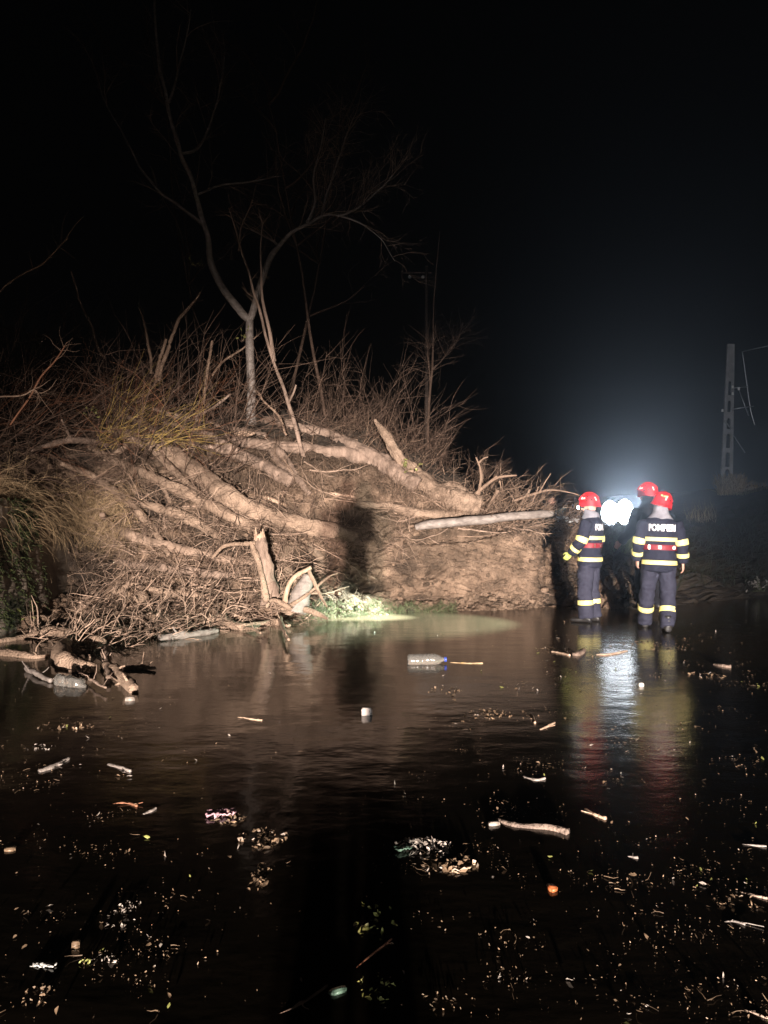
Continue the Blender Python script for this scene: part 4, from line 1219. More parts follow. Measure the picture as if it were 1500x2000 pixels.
def limb_path(joints, radii, n=14):
    J = np.asarray(joints, float)
    t = np.linspace(0, len(J) - 1 - 1e-6, n)
    return 0.5 * catmull(J, t) + 0.5 * np.stack([np.interp(t, np.arange(len(J)), J[:, k]) for k in range(3)], -1), np.interp(t, np.arange(len(J)), radii)


def remeshed(mb, name, m, parent, voxel, smooth=4, folds=0.0, seed=0):
    o = mb.build(name, m, parent, local=True)
    md = o.modifiers.new('union', 'REMESH')
    md.mode = 'VOXEL'
    md.voxel_size = voxel
    md.use_smooth_shade = True
    sm = o.modifiers.new('relax', 'SMOOTH')
    sm.iterations = smooth
    sm.factor = 0.5
    to_mesh_object(o)
    if folds:
        me = o.data
        v = np.zeros(len(me.vertices) * 3, np.float32)
        nn = np.zeros(len(me.vertices) * 3, np.float32)
        me.vertices.foreach_get('co', v)
        me.vertices.foreach_get('normal', nn)
        v, nn = v.reshape(-1, 3), nn.reshape(-1, 3)
        f = folds * (ridged(v * np.array((5, 5, 9)) + seed, 2) * 0.7 + fbm(v * 7 + seed, 2))
        v = v + nn * f[:, None]
        me.vertices.foreach_set('co', v.astype(np.float32).ravel())
        me.update()
    o.data.materials.clear()
    o.data.materials.append(m)
    return o


def hand_into(mb, wrist, d, palm_n, side, size=1.0, curl=0.5):
    """palm with four fingers and a thumb that leaves the palm's side; d points down the forearm"""
    d = nrm(np.asarray(d, float))
    n_ = nrm(np.asarray(palm_n, float) - d * (np.asarray(palm_n, float) @ d))
    w = np.cross(d, n_) * side                                            # towards the thumb
    wrist = np.asarray(wrist, float)
    s = size
    loft(mb, [wrist - d * 0.02 * s, wrist + d * 0.02 * s, wrist + d * 0.06 * s, wrist + d * 0.095 * s], np.array((0.027, 0.034, 0.042, 0.040)) * s, np.array((0.021, 0.018, 0.017, 0.014)) * s, w, 12)
    for k, (off, ln) in enumerate(((0.03, 0.072), (0.0105, 0.08), (-0.0095, 0.074), (-0.029, 0.058))):
        p = wrist + d * 0.085 * s + w * off * s
        pts = [p]
        ang = 0.15
        for f in (0.45, 0.32, 0.23):
            dd = d * math.cos(ang) + n_ * math.sin(ang)
            pts.append(pts[-1] + dd * ln * f * s)
            ang += curl * (0.9 + 0.12 * k)
        loft(mb, pts, np.array((0.0095, 0.009, 0.0083, 0.007)) * s, np.array((0.0095, 0.009, 0.0083, 0.007)) * s, w, 8)
    p = wrist + d * 0.03 * s + w * 0.03 * s
    pts = [p, p + (d * 0.6 + w * 0.7 + n_ * 0.25) * 0.034 * s, p + (d * 1.5 + w * 0.9 + n_ * 0.8) * 0.036 * s, p + (d * 2.3 + w * 0.75 + n_ * 1.4) * 0.036 * s]
    loft(mb, pts, np.array((0.014, 0.012, 0.0105, 0.008)) * s, np.array((0.014, 0.012, 0.0105, 0.008)) * s, n_, 8)


def person(label, loc, yaw, height=1.0, hood_top=1.64, arms=None, legs=None, head=(0, 0, 0), kit='fire', hand_m=('skin', 'skin'), gear=True, lean=0.0, group=None):
    """figure facing +y in its own frame, feet at z = 0; the parts are clothing and gear over one continuous body"""
    o = empty('person', loc, yaw, label, 'person', group)
    o.scale = (height,) * 3
    arms = arms or {}
    legs = legs or {}
    S = {-1: np.array((-0.195, 0, 1.415)), 1: np.array((0.195, 0, 1.415))}
    H = {-1: np.array((-0.095, 0, 0.93)), 1: np.array((0.095, 0, 0.93))}
    armj, legj = {}, {}
    for s in (-1, 1):
        el, wr = arms.get(s, ((s * 0.265, -0.02, 1.14), (s * 0.29, 0.06, 0.90)))
        armj[s] = (S[s], np.array(el), np.array(wr))
        kn, an = legs.get(s, ((s * 0.115, 0.02, 0.50), (s * 0.12, -0.02, 0.09)))
        legj[s] = (H[s], np.array(kn), np.array(an))
    hz = np.array((0, 0.02, 1.60))
    # ---- body
    mb = MB()
    loft(mb, [(0, 0, .88), (0, 0, .98), (0, 0.01, 1.1), (0, 0.005, 1.25), (0, -0.005, 1.38), (0, -0.01, 1.45), (0, 0.0, 1.5)], (.155, .16, .14, .155, .165, .12, .06), (.10, .105, .095, .105, .10, .08, .055))
    loft(mb, [(0, 0.0, 1.44), (0, 0.012, 1.53), (0, 0.02, 1.58)], (.058, .054, .055), (.058, .054, .055))
    mh = MB()
    c, s_ = math.cos(head[2]), math.sin(head[2])
    Rh = (Matrix.Rotation(head[2], 3, 'Z') @ Matrix.Rotation(head[0], 3, 'X') @ Matrix.Rotation(head[1], 3, 'Y'))
    Rn = np.array(Rh)
    mh.ball((0, 0, .045), (.076, .096, .115), 20, 14)
    mh.ball((0, .028, -.035), (.056, .066, .068), 16, 12)                  # jaw
    mh.ball((0, .104, .012), (.014, .02, .026), 10, 8)                     # nose
    mh.ball((0, .092, .04), (.045, .014, .012), 12, 8)                     # brow
    for sx in (-1, 1):
        mh.ball((sx * .078, -.005, .015), (.010, .02, .032), 10, 8)        # ears
        mh.ball((sx * .036, .075, -.002), (.022, .018, .02), 10, 8)        # cheeks
    mh.ball((0, .088, -.037), (.024, .012, .006), 10, 6)
    mh.ball((0, .089, -.050), (.020, .012, .007), 10, 6)
    mb.add(np.vstack(mh.v) @ Rn.T + hz, np.vstack(mh.q))
    hands = {}
    for s in (-1, 1):
        a, e, w = armj[s]
        pth, rad = limb_path((a, e, w), (.052, .042, .027))
        loft(mb, pth, rad, rad)
        pth, rad = limb_path(legj[s], (.088, .058, .040))
        loft(mb, pth, rad, rad)
        an = legj[s][2]
        loft(mb, [an + (0, -.05, -.045), an + (0, .04, -.05), an + (s * .01, .14, -.065), an + (s * .012, .18, -.07)], (.035, .042, .044, .03), (.04, .036, .024, .016))
        mbh = MB()
        hand_into(mbh, w, w - e + np.array((0, .02, 0)), (-s * 0.9, 0.35, 0), -s if False else s, 1.0, 0.55)
        hands[s] = mbh
        if hand_m[0 if s < 0 else 1] == 'skin':
            mb.add(np.vstack(mbh.v), np.vstack(mbh.q), np.vstack(mbh.t))
    body = remeshed(mb, 'body', M['skin'], o, 0.0085, 2)
    for sx in (-1, 1):                                                    # eyes
        p = Rn @ np.array((sx * .031, .083, .022)) + hz
        MB().ball(p, (.012, .008, .007), 10, 8).build('eye', M['hair'], o, local=True)
    # ---- clothes
    jm, tmn = ('navy', 'trouser') if kit == 'fire' else ('black', 'black')
    jk = MB()
    secs = [(0.79, .205, .155, 0), (.86, .212, .158, 0), (.98, .2, .148, 0), (1.09, .192, .14, 0), (1.2, .212, .148, 0), (1.32, .23, .15, -.005), (1.40, .222, .138, -.01), (1.455, .17, .11, -.01), (1.49, .10, .085, 0), (1.52, .078, .078, .005)]
    loft(jk, [(0, y, z) for z, a, b_, y in secs], [a for z, a, b_, y in secs], [b_ for z, a, b_, y in secs], (1, 0, 0), 28)
    arm_p = {}
    for s in (-1, 1):
        a, e, w = armj[s]
        w2 = w - (w - e) / np.linalg.norm(w - e) * 0.005
        pth, rad = limb_path((a, e, w2), (.085, .074, .062), 18)
        loft(jk, pth, rad, rad)
        arm_p[s] = (pth, rad)
    jacket = remeshed(jk, 'jacket', M[jm], o, 0.013, 2, 0.015, yaw)
    tr = MB()
    leg_p = {}
    loft(tr, [(0, 0, .80), (0, 0, .9), (0, 0, 1.0)], (.17, .175, .165), (.12, .125, .115))
    for s in (-1, 1):
        h, k, a = legj[s]
        pth, rad = limb_path((h, k, a + (0, 0, -.02)), (.115, .092, .090), 18)
        loft(tr, pth, rad, rad * 1.06)
        leg_p[s] = (pth, rad)
    trs = remeshed(tr, 'trousers', M[tmn], o, 0.013, 2, 0.021, yaw + 3)
    for s in (-1, 1):
        an = legj[s][2]
        bt = MB()
        loft(bt, [an + (0, -.01, .12), an + (0, -.01, .02), an + (0, -.01, -.04)], (.066, .064, .062), (.07, .07, .07))
        loft(bt, [an + (0, -.075, -.05), an + (0, .02, -.048), an + (s * .008, .11, -.058), an + (s * .012, .19, -.066), an + (s * .012, .215, -.07)], (.045, .052, .054, .046, .028), (.04, .042, .034, .026, .018))
        remeshed(bt, 'boot', M['boot'], o, 0.011, 2)
        gl = hand_m[0 if s < 0 else 1]
        if gl != 'skin':
            mbg = hands[s]
            e, w = armj[s][1], armj[s][2]
            dd = nrm(w - e)
            loft(mbg, [w - dd * .06, w - dd * .01, w + dd * .03], (.05, .042, .034), (.05, .04, .026))
            v = np.vstack(mbg.v)
            remeshed(mbg, 'glove', M[gl], o, 0.0085, 1)

    def band(pth, ra, rb, t0, t1, name='reflective_band', m='reflect', ax=(1, 0, 0), off=.009, par=None):
        n = len(pth)
        t = np.linspace(t0, t1, 5) * (n - 1)
        P_ = np.stack([np.interp(t, np.arange(n), pth[:, k]) for k in range(3)], -1)
        a, b_ = np.interp(t, np.arange(n), ra) + off, np.interp(t, np.arange(n), rb) + off
        T = nrm(np.gradient(P_, axis=0))
        xx = nrm(np.asarray(ax, float) - T * (T @ np.asarray(ax, float))[:, None])
        yy = np.cross(T, xx)
        th = np.arange(32) * 2 * np.pi / 32
        rings = [P_[:, None] + xx[:, None] * ((a + d)[:, None] * np.cos(th))[..., None] + yy[:, None] * ((b_ + d)[:, None] * np.sin(th))[..., None] for d in (0, .004)]
        Rg = np.concatenate([rings[1], rings[0][::-1], rings[1][:1]], 0)
        kk = len(Rg)
        q = [(i * 32 + s, i * 32 + (s + 1) % 32, (i + 1) * 32 + (s + 1) % 32, (i + 1) * 32 + s) for i in range(kk - 1) for s in range(32)]
        return MB().add(Rg.reshape(-1, 3), q).build(name, M[m], par or o, local=True)
    if gear:
        zz = np.linspace(.79, 1.52, 60)
        tz = [z for z, *_ in secs]
        tp_ = np.stack([0 * zz, np.interp(zz, tz, [y for z, a, b_, y in secs]), zz], -1)
        ta, tb = np.interp(zz, tz, [a for z, a, b_, y in secs]), np.interp(zz, tz, [b_ for z, a, b_, y in secs])
        f = lambda z: (z - .79) / (1.52 - .79)
        band(tp_, ta, tb, f(1.17), f(1.225), off=.012, par=jacket)
        band(tp_, ta, tb, f(.865), f(.92), off=.012, par=jacket)
        bl = band(tp_, ta, tb, f(1.055), f(1.125), 'belt', 'belt', off=.016)
        by = -np.interp(1.09, zz, tb) - .024
        bk = MB()
        for sx in (-.03, .15, -.15):
            bk.box((sx, by + abs(sx) ** 2 * 2.2, 1.09), (.035, .008, .05 if sx < -.1 else .035))
        bk.build('buckle', M['metal'], bl, smooth=False, local=True)
        for s in (-1, 1):
            pth, rad = arm_p[s]
            band(pth, rad, rad, .40, .52, off=.010, par=jacket)
            band(pth, rad, rad, .72, .83, off=.010, par=jacket)
            pth, rad = leg_p[s]
            band(pth, rad, rad * 1.06, .705, .775, off=.010, par=trs)
        # jacket lettering on the back
        cu = bpy.data.curves.new('lettering', 'FONT')
        cu.body = 'POMPIERI'
        cu.size = .118
        cu.offset = .0045
        cu.align_x = 'CENTER'
        cu.space_character = 1.0
        cu.extrude = 0
        cu.resolution_u = 3
        tmp = bpy.data.objects.new('lettering', cu)
        COL.objects.link(tmp)
        dg = bpy.context.evaluated_depsgraph_get()
        dg.update()
        me = bpy.data.meshes.new_from_object(tmp.evaluated_get(dg))
        bpy.data.objects.remove(tmp)
        bmt = bmesh.new()
        bmt.from_mesh(me)
        bmesh.ops.triangulate(bmt, faces=bmt.faces[:])
        for _ in range(1):
            bmesh.ops.subdivide_edges(bmt, edges=[e for e in bmt.edges if e.calc_length() > .03], cuts=1)
        bmesh.ops.triangulate(bmt, faces=bmt.faces[:])
        xs = [v.co.x for v in bmt.verts]
        kx = .40 / (max(xs) - min(xs))
        bj = bmesh.new()
        bj.from_mesh(jacket.data)
        tree = BVHTree.FromBMesh(bj)
        for v in bmt.verts:
            x = v.co.x * kx
            z = 1.345 + (v.co.y - .04)
            ang = x / .22
            xw = .205 * math.sin(ang) * 1.02
            r_ = tree.ray_cast(Vector((xw, -1, z)), Vector((0, 1, 0)))
            v.co = Vector((xw, (r_[0].y if r_[0] else -.1) - .007, z))
        bj.free()
        bmt.to_mesh(me)
        bmt.free()
        me.materials.clear()
        me.materials.append(M['letters'])
        lt = bpy.data.objects.new('lettering', me)
        lt.parent = jacket
        COL.objects.link(lt)
    # collar or hood round the neck
    cm = MB()
    loft(cm, [(0, 0, 1.455), (0, -.004, 1.50), (0, .004, 1.545), (0, .005, .5 * (1.545 + hood_top)), (0, .0, hood_top)], (.17, .135, .10, .092, .09), (.125, .115, .098, .098, .10), (1, 0, 0), 24)
    if hood_top:
        hc = remeshed(cm, 'hood', M['hood' if gear else 'black'], o, .011, 2, .006, yaw)
    o['hz'] = 0
    del o['hz']
    return o, hz, Rn


def helmet(o, hz, Rn, light=None, stickers='white', lamp_glow=True):
    """fire helmet as child parts of the person: shell (> vents, stickers), brim, ear guard, headlamp"""
    def put(mb):
        for i in range(len(mb.v)):
            mb.v[i] = mb.v[i] @ Rn.T + hz
        return mb
    prof = [(0.001, .158), (.25, .155), (.5, .143), (.72, .118), (.87, .08), (.955, .038), (1.0, 0.0), (1.03, -.022), (1.07, -.034), (1.04, -.04), (.95, -.03), (.92, 0.0)]
    n = 40
    th = np.arange(n) * 2 * np.pi / n
    V = []
    for r, z in prof:
        ya = np.where(np.sin(th) < 0, .152, .148)
        zz = z - .03 * np.clip(-np.sin(th), 0, 1) * (z < .05) * (1 - max(z, 0) / .05 if z > 0 else 1)
        V.append(np.stack([.126 * r * np.cos(th), ya * r * np.sin(th) - .004, .075 + zz], -1))
    V = np.array(V)
    K = len(V)
    q = [(k * n + s, k * n + (s + 1) % n, (k + 1) * n + (s + 1) % n, (k + 1) * n + s) for k in range(K - 1) for s in range(n)]
    shell = put(MB().add(V.reshape(-1, 3), q)).build('helmet', M['helmet'], o, local=True)
    ridge = MB()
    for x in (-.045, 0, .045):
        t = np.linspace(-1.15, 1.15, 14)
        ridge.tube(np.stack([np.full(14, x), .148 * np.sin(t) - .004, .075 + (.161 - abs(x) * .25) * np.cos(t)], -1), .006, 6)
    put(ridge).build('helmet_ridge', M['helmet'], shell, local=True)

    def patch(uvs, name, m, off=.004):
        """flat sticker following the shell: uvs polygon of (angle round, profile height 0..1)"""
        mb = MB()
        for poly in uvs:
            P_ = []
            for a, h in poly:
                r = math.cos(h * 1.45)
                z = math.sin(h * 1.45) * .158
                P_.append(((.126 * r + off) * math.cos(a), (.15 * r + off) * math.sin(a) - .004, .075 + z + off * h))
            mb.add(P_, [(0, 1, 2, 3)])
        put(mb).build(name, M[m], shell, smooth=False, local=True)
    for sd in (0, math.pi):
        sg = 1 if sd == 0 else -1
        A_ = lambda a: sd + sg * a
        patch([[(A_(.25), .30), (A_(.75), .30), (A_(.75), .40), (A_(.25), .40)], [(A_(.62), .40), (A_(.75), .40), (A_(.70), .66), (A_(.57), .66)]], 'sticker', 'reflectw')
        patch([[(A_(-.9), .12), (A_(-.78), .12), (A_(-.74), .36), (A_(-.86), .36)]], 'sticker', 'reflectw')
        patch([[(A_(-.15), .42), (A_(.1), .42), (A_(.08), .52), (A_(-.13), .52)], [(A_(-.45), .16), (A_(-.25), .16), (A_(-.25), .26), (A_(-.45), .26)], [(A_(.0), .12), (A_(.2), .12), (A_(.2), .2), (A_(.0), .2)]], 'vent', 'dark')
    b0 = -math.pi / 2
    if stickers == 'yellow':
        patch([[(b0 + .1 + k * .16, .32 - .05 * math.sin(k * .8)), (b0 + .26 + k * .16, .32 - .05 * math.sin(k * .8 + .8)), (b0 + .26 + k * .16, .42 - .05 * math.sin(k * .8 + .8)), (b0 + .1 + k * .16, .42 - .05 * math.sin(k * .8))] for k in range(5)], 'sticker', 'reflect')
    put(MB().tube([(.08, -.01, .03), (.07, .045, -.055), (0, .07, -.082), (-.07, .045, -.055), (-.08, -.01, .03)], .006, 6)).build('chin_strap', M['dark'], o, local=True)
    if light:
        # torch clipped to the helmet's brim
        Lp = np.array(light)
        tor = put(MB().lathe([(.001, -.04), (.016, -.04), (.017, .02), (.022, .028), (.022, .04), (.018, .04), (.016, .034)], Matrix.Translation(Lp) @ Matrix.Rotation(R(-90), 4, 'X'), 14)).build('helmet_torch', M['dark'], o, local=True)
        put(MB().ball(Lp + np.array((0, .04, 0)), (.024, .02, .024), 12, 8)).build('torch_lens', M['headlens'], tor, local=True)


# left firefighter, turned to the left
p1 = G(1149, 1214)
f1, hz, Rn = person('firefighter turned left with a lit torch on the red helmet and yellow glove', (p1[0], p1[1], 0), R(58), 1.03, 1.575,
                    arms={-1: ((-.265, .05, 1.15), (-.235, .20, .97)), 1: ((.27, -.04, 1.15), (.26, .05, .92))},
                    legs={-1: ((-.105, .03, .5), (-.11, .0, .09)), 1: ((.10, .0, .5), (.09, -.06, .09))}, head=(R(-8), 0, R(8)), hand_m=('glove', 'glove'))
f1.rotation_euler = (R(1.5), 0, R(58))
helmet(f1, hz, Rn, light=(-.085, .10, .035))
# right firefighter, back to the camera, head turned right
p2 = G(1284, 1232)
f2, hz, Rn = person('firefighter seen from behind with bare hand and yellow arc on the red helmet', (p2[0], p2[1], 0), R(-4), 1.03,
                    arms={-1: ((-.265, .0, 1.15), (-.255, .12, .92)), 1: ((.275, -.02, 1.14), (.305, .03, .90))},
                    legs={-1: ((-.11, .16, .5), (-.10, .34, .09)), 1: ((.12, .02, .5), (.10, -.10, .09))}, head=(R(-14), R(14), R(-35)), hand_m=('skin', 'skin'))
f2.rotation_euler = (R(-2.5), R(2), R(-8))
helmet(f2, hz, Rn, stickers='yellow')
# dark one behind
p3 = W(1268, 1188, 11.9)
f3, hz, Rn = person('taller firefighter in plain dark clothes half hidden behind the other two', (p3[0], p3[1], 0.1), R(20), 1.07,
                    arms={-1: ((-.30, .02, 1.15), (-.37, .16, .97)), 1: ((.25, .05, 1.15), (.2, .2, 1.0))}, head=(R(-6), 0, R(35)), kit='dark', gear=False)
helmet(f3, hz, Rn, light=(.095, .03, .04))
# onlooker beyond the barrier
p4 = W(1078, 1085, 17.2)
f4, hz, Rn = person('bareheaded onlooker in a dark coat standing far behind the branch barrier', (p4[0], p4[1], .22), R(175), 1.0, 1.56, kit='dark', gear=False)
MB().ball(hz + np.array((0, -.012, .075)), (.084, .10, .095), 18, 12).build('hair', M['hair'], f4, local=True)
# the photographer, whose shadow falls on the bank
f5, hz, Rn = person('photographer holding up a phone whose tall shadow falls on the mud bank', (0.0, -0.62, -0.02), 0.0, .95, 1.56,
                    arms={-1: ((-.205, .16, 1.16), (-.045, .42, 1.41)), 1: ((.205, .16, 1.16), (.045, .42, 1.41))}, kit='dark', gear=False)
MB().ball(hz + np.array((0, -.012, .075)), (.084, .10, .095), 18, 12).build('hair', M['hair'], f5, local=True)
tag(MB().box((0, -.09, 1.50), (.075, .009, .155)).build('phone', M['dark']), 'phone held upright in the hands of the photographer', 'phone')

# torch beam of the left firefighter's helmet: wide cone on the water's edge with a hot centre
hl = f1.matrix_world
tl = np.array((p1[0] - 0.27, p1[1] + 0.0, 1.70))
tl = tl - np.array((.05, .02, .02))
spot('helmet_torch_light', tl, (0.55, 11.0, 0), 1500, 62, 0.65, (0.74, 1.0, 0.82), 0.012)
spot('helmet_torch_light', tl, (-0.35, 11.75, 0.04), 14000, 20, 1.0, (0.86, 1.0, 0.88), 0.012)


# ------------------------------------------------------------------ twin work light on a tripod behind the mud
wl = np.array(W(1203, 1008, 16.3))
gz = on_slide(np.array([1203.0]), np.array([5.0]))[0][0][2]
o = empty('work_light', (wl[0], wl[1], gz - .05), 0, 'blinding twin floodlight on a tripod between the firefighters', 'work light')
mb = MB()
for a in (90, 210, 330):
    mb.tube([(wl[0], wl[1], wl[2] - .25), (wl[0] + .42 * math.cos(R(a)), wl[1] + .42 * math.sin(R(a)), gz - .1)], .014, 8)
    mb.build('leg', M['steel'], o)
    mb = MB()
mb.tube([(wl[0], wl[1], wl[2] - .45), (wl[0], wl[1], wl[2] - .12)], .018, 8).build('pole', M['steel'], o)
MB().box((wl[0], wl[1], wl[2] - .1), (.62, .04, .04)).build('crossbar', M['steel'], o, smooth=False)
for s in (-1, 1):
    c = wl + np.array((s * .155, -.06, .07 + .015 * s))
    Mw = Matrix.Translation(Vector(c)) @ Matrix.Rotation(R(90), 4, 'X') @ Matrix.Diagonal((1.0, 1.45, 1.0, 1.0))
    MB().lathe([(.001, -.09), (.08, -.085), (.14, -.05), (.195, .03), (.2, .05), (.19, .05), (.185, .03)], Mw, 24).build('lamp_housing', M['dark'], o)
    MB().lathe([(.187, .028), (.14, .04), (.06, .046), (.001, .048)], Mw, 24).build('lamp_glass', M['lampglass'], o)
    spot('flood_light', c + np.array((0, -.06, 0)), c + np.array((0, -5, 1.35)), 2000, 54, 0.7, (.72, .83, 1.0), .12)


# ------------------------------------------------------------------ concrete pole and its hardware
py_ = 32.0
pb = W(1419, 952, py_)
o = empty('utility_pole', pb, 0, 'pale concrete utility pole with slotted openings at the right', 'utility pole')


def px2(px, pyy, Y=py_):
    return W(px, pyy, Y)


mb = MB()
openings = [(745, 772), (783, 805), (817, 838), (848, 875), (884, 912), (917, 944)]
dep = .05
rows = [672]
for a, c in openings:
    rows += [a, c]
rows += [960]


def edge(yv):
    t = (yv - 672) / (960 - 672)
    return 1420 + (1406 - 1420) * t, 1434 + (1430 - 1434) * t


def slab(xa0, xb0, y0, xa1, xb1, y1):
    v = []
    for yy_ in (-dep, dep):
        for xa, yv in ((xa0, y0), (xb0, y0), (xb1, y1), (xa1, y1)):
            p = px2(xa, yv)
            v.append((p[0], p[1] + yy_, p[2]))
    mb.add(v, [(0, 1, 2, 3), (7, 6, 5, 4), (0, 4, 5, 1), (1, 5, 6, 2), (2, 6, 7, 3), (3, 7, 4, 0)])


for k in range(len(rows) - 1):
    y0, y1 = rows[k], rows[k + 1]
    (a0, b0_), (a1, b1_) = edge(y0), edge(y1)
    if k % 2 == 0:
        slab(a0, b0_, y0, a1, b1_, y1)
    else:
        w0, w1 = (b0_ - a0) * .32, (b1_ - a1) * .32
        slab(a0, a0 + w0, y0, a1, a1 + w1, y1)
        slab(b0_ - w0, b0_, y0, b1_ - w1, b1_, y1)
        ym = y0 + (y1 - y0) * .16                                         # rounded shoulders of the slot
        slab(a0 + w0, a0 + w0 * 1.25, y0, a0 + w0, a0 + w0 * 1.01, ym)
        slab(b0_ - w0 * 1.25, b0_ - w0, y0, b0_ - w0 * 1.01, b0_ - w0, ym)
mb.build('pole_shaft', M['poleconc'], o, smooth=False)
for ax, ay in ((1431, 756), (1431, 769), (1411, 802), (1443, 760)):
    p = px2(ax, ay, py_ - .25)
    MB().lathe([(.001, -.05), (.04, -.05), (.055, -.02), (.03, 0), (.055, .03), (.03, .06), (.001, .07)], Matrix.Translation(Vector(p)), 12).build('insulator', M['porcelain'], o)
for (xa, ya), (xb, yb) in (((1431, 758), (1461, 755)), ((1431, 799), (1472, 793)), ((1444, 763), (1462, 812)), ((1433, 851), (1455, 884)), ((1417, 822), (1427, 838))):
    MB().tube([px2(xa, ya, py_ - .22), px2(xb, yb, py_ - .22)], .022, 6).build('bracket', M['steel'], o)
for pts, lab in (([(1450, 687, 32), (1480, 680, 31.5), (1540, 668, 31), (1700, 640, 30)], 'thin power cable running out of the picture to the right of the pole'),
                 ([(1450, 687, 32), (1458, 745, 32), (1466, 800, 32), (1474, 830, 32)], 'slack cable hanging down beside the concrete pole')):
    tag(MB().tube(spline([W(*p) for p in pts], 24), .022, 6).build('power_cable', M['steel']), lab, 'cable')
# second pole, far and dim
o = empty('utility_pole', W(832, 870, 46), 0, 'faint far pole with a crossarm behind the ridge brush', 'utility pole')
MB().tube([W(834, 890, 46), W(833, 520, 46)], [.14, .09], 8).build('pole_shaft', M['darkbark'], o)
MB().box(W(815, 533, 46), (1.7, .09, .09)).build('crossarm', M['darkbark'], o, smooth=False)
for ax in (800, 826):
    MB().lathe([(.001, -.1), (.09, -.1), (.11, 0), (.06, .04), (.001, .1)], Matrix.Translation(Vector(W(ax, 540, 46))), 12).build('insulator', M['porcelain'], o)


# dry grass round the pole's foot and on the verge
def grass_at(name, lab, px0, px1, pya, pyb, Y, n, L, m, r0=.008):
    xs_ = rng.uniform(px0, px1, n)
    st = np.array([W(x, rng.uniform(pya, pyb), Y + rng.uniform(-.6, .6)) for x in xs_])
    T = wander(st, np.array((0, 0, 1.0)) + rng.normal(size=(n, 3)) * .3, rng.uniform(.4, 1, n) * L, 5, .15, -.06)
    return tag(MB().tubes(T, taper(n, 5, r0), 3).build(name, M[m]), lab, 'dry grass', None, 'stuff')


grass_at('dry_grass', 'tuft of dry yellow grass round the foot of the concrete pole', 1402, 1450, 952, 968, 30.4, 700, .75, 'straw', .013)
grass_at('dry_grass', 'strip of dry grass on the verge right of the concrete pole', 1446, 1540, 958, 975, 30.4, 600, .5, 'straw', .011)
grass_at('dry_grass', 'pale reeds standing in the dark right of the firefighters', 1340, 1400, 1010, 1022, 19, 60, .6, 'straw', .004)


# ------------------------------------------------------------------ things floating on the flooded road
def bottle(c, L, r, rz, tilt, cap, m, dent, lab, seed=0, parts=True):
    o = empty('plastic_bottle', c, 0, lab, 'bottle')
    Mx = Matrix.Translation(Vector(c) + Vector((0, 0, r * .55))) @ Matrix.Rotation(rz, 4, 'Z') @ Matrix.Rotation(R(90) - tilt, 4, 'Y')
    prof = [(.001, -.5), (.8, -.5), (1, -.46), (1, -.36), (.94, -.33), (1, -.3), (1, -.16), (.92, -.13), (.92, -.1), (1, -.07), (1, .1), (.93, .13), (1, .16), (.98, .22), (.8, .31), (.5, .39), (.32, .43), (.3, .49)]
    mb = MB().lathe([(a * r, z * L) for a, z in prof], Mx, 22)
    if dent:
        v = mb.v[0]
        mb.v[0] = v + np.stack([fbm(v * 14 + seed + k * 4, 2) for k in range(3)], -1) * dent
    mb.build('bottle_body', M[m], o)
    if cap:
        MB().lathe([(.001, .53 * L), (.36 * r, .53 * L), (.38 * r, .52 * L), (.38 * r, .475 * L), (.33 * r, .47 * L)], Mx, 16).build('cap', M[cap], o)
    return o


bottle(G(833, 1296), .40, .068, 0, R(2), 'bluecap', 'clear', .004, 'clear ribbed plastic bottle with a blue cap floating in the middle of the water')
bottle(G(140, 1340), .36, .06, R(-22), R(-4), None, 'clear', .03, 'crushed dirty plastic bottle floating at the left beside the pale stick', 5)


def chunk(px, py, s, m, lab, name='foam_block', cat='foam', seed=0, rz=0.3):
    g = G(px, py)
    bm_ = bmesh.new()
    bmesh.ops.create_cube(bm_, size=1)
    bmesh.ops.bevel(bm_, geom=bm_.edges[:], offset=.14, segments=3, affect='EDGES')
    v = np.array([tuple(x.co) for x in bm_.verts])
    f = [[x.index for x in fc.verts] for fc in bm_.faces]
    bm_.free()
    v = v * np.asarray(s) * (1 + .25 * fbm(v * 1.7 + seed, 3))[:, None]
    c_, s_ = math.cos(rz), math.sin(rz)
    v[:, 0], v[:, 1] = v[:, 0] * c_ - v[:, 1] * s_, v[:, 0] * s_ + v[:, 1] * c_
    tri = [t for t in f if len(t) == 3]
    qd = [t for t in f if len(t) == 4]
    mb = MB().add(v + g + np.array((0, 0, s[2] * .3)), qd, tri)
    return tag(mb.build(name, M[m]), lab, cat)


chunk(716, 1396, (.085, .06, .07), 'foam', 'small white foam block floating alone in the middle of the water')
chunk(254, 1368, (.075, .06, .04), 'paleleaf', 'pale lump below the knotted branch at the left', seed=3)
chunk(1252, 1340, (.045, .04, .035), 'foam', 'small white ball like foam lump in front of the right firefighter', seed=5)
chunk(965, 1611, (.06, .03, .02), 'paleleaf', 'pale flat chip touching the bark stick', seed=6)
chunk(660, 1938, (.06, .026, .016), 'greenplastic', 'pale green plastic lid near the bottom of the picture', 'plastic_scrap', 'plastic scrap', 7, .5)
chunk(148, 1850, (.028, .022, .028), 'leaf', 'crumbling pale foam lump at the lower left', seed=9)
chunk(20, 1660, (.05, .04, .015), 'leaf', 'pale lump at the left edge of the water', seed=12)
chunk(1078, 1737, (.035, .05, .02), 'orangeleaf', 'orange scrap floating at the lower right', 'scrap', 'scrap', 14)
chunk(905, 1295, (.05, .03, .012), 'yellowtwig', 'yellow scrap on a straw right of the capped bottle', 'scrap', 'scrap', 15)
crumple('wrapper', G(432, 1592) + np.array((0, 0, .0)), (.075, .04, .03), M['redbag'], 'crumpled pink wrapper caught in leaves at the left of the dark water', 'wrapper', 8, 14, rz=.2)
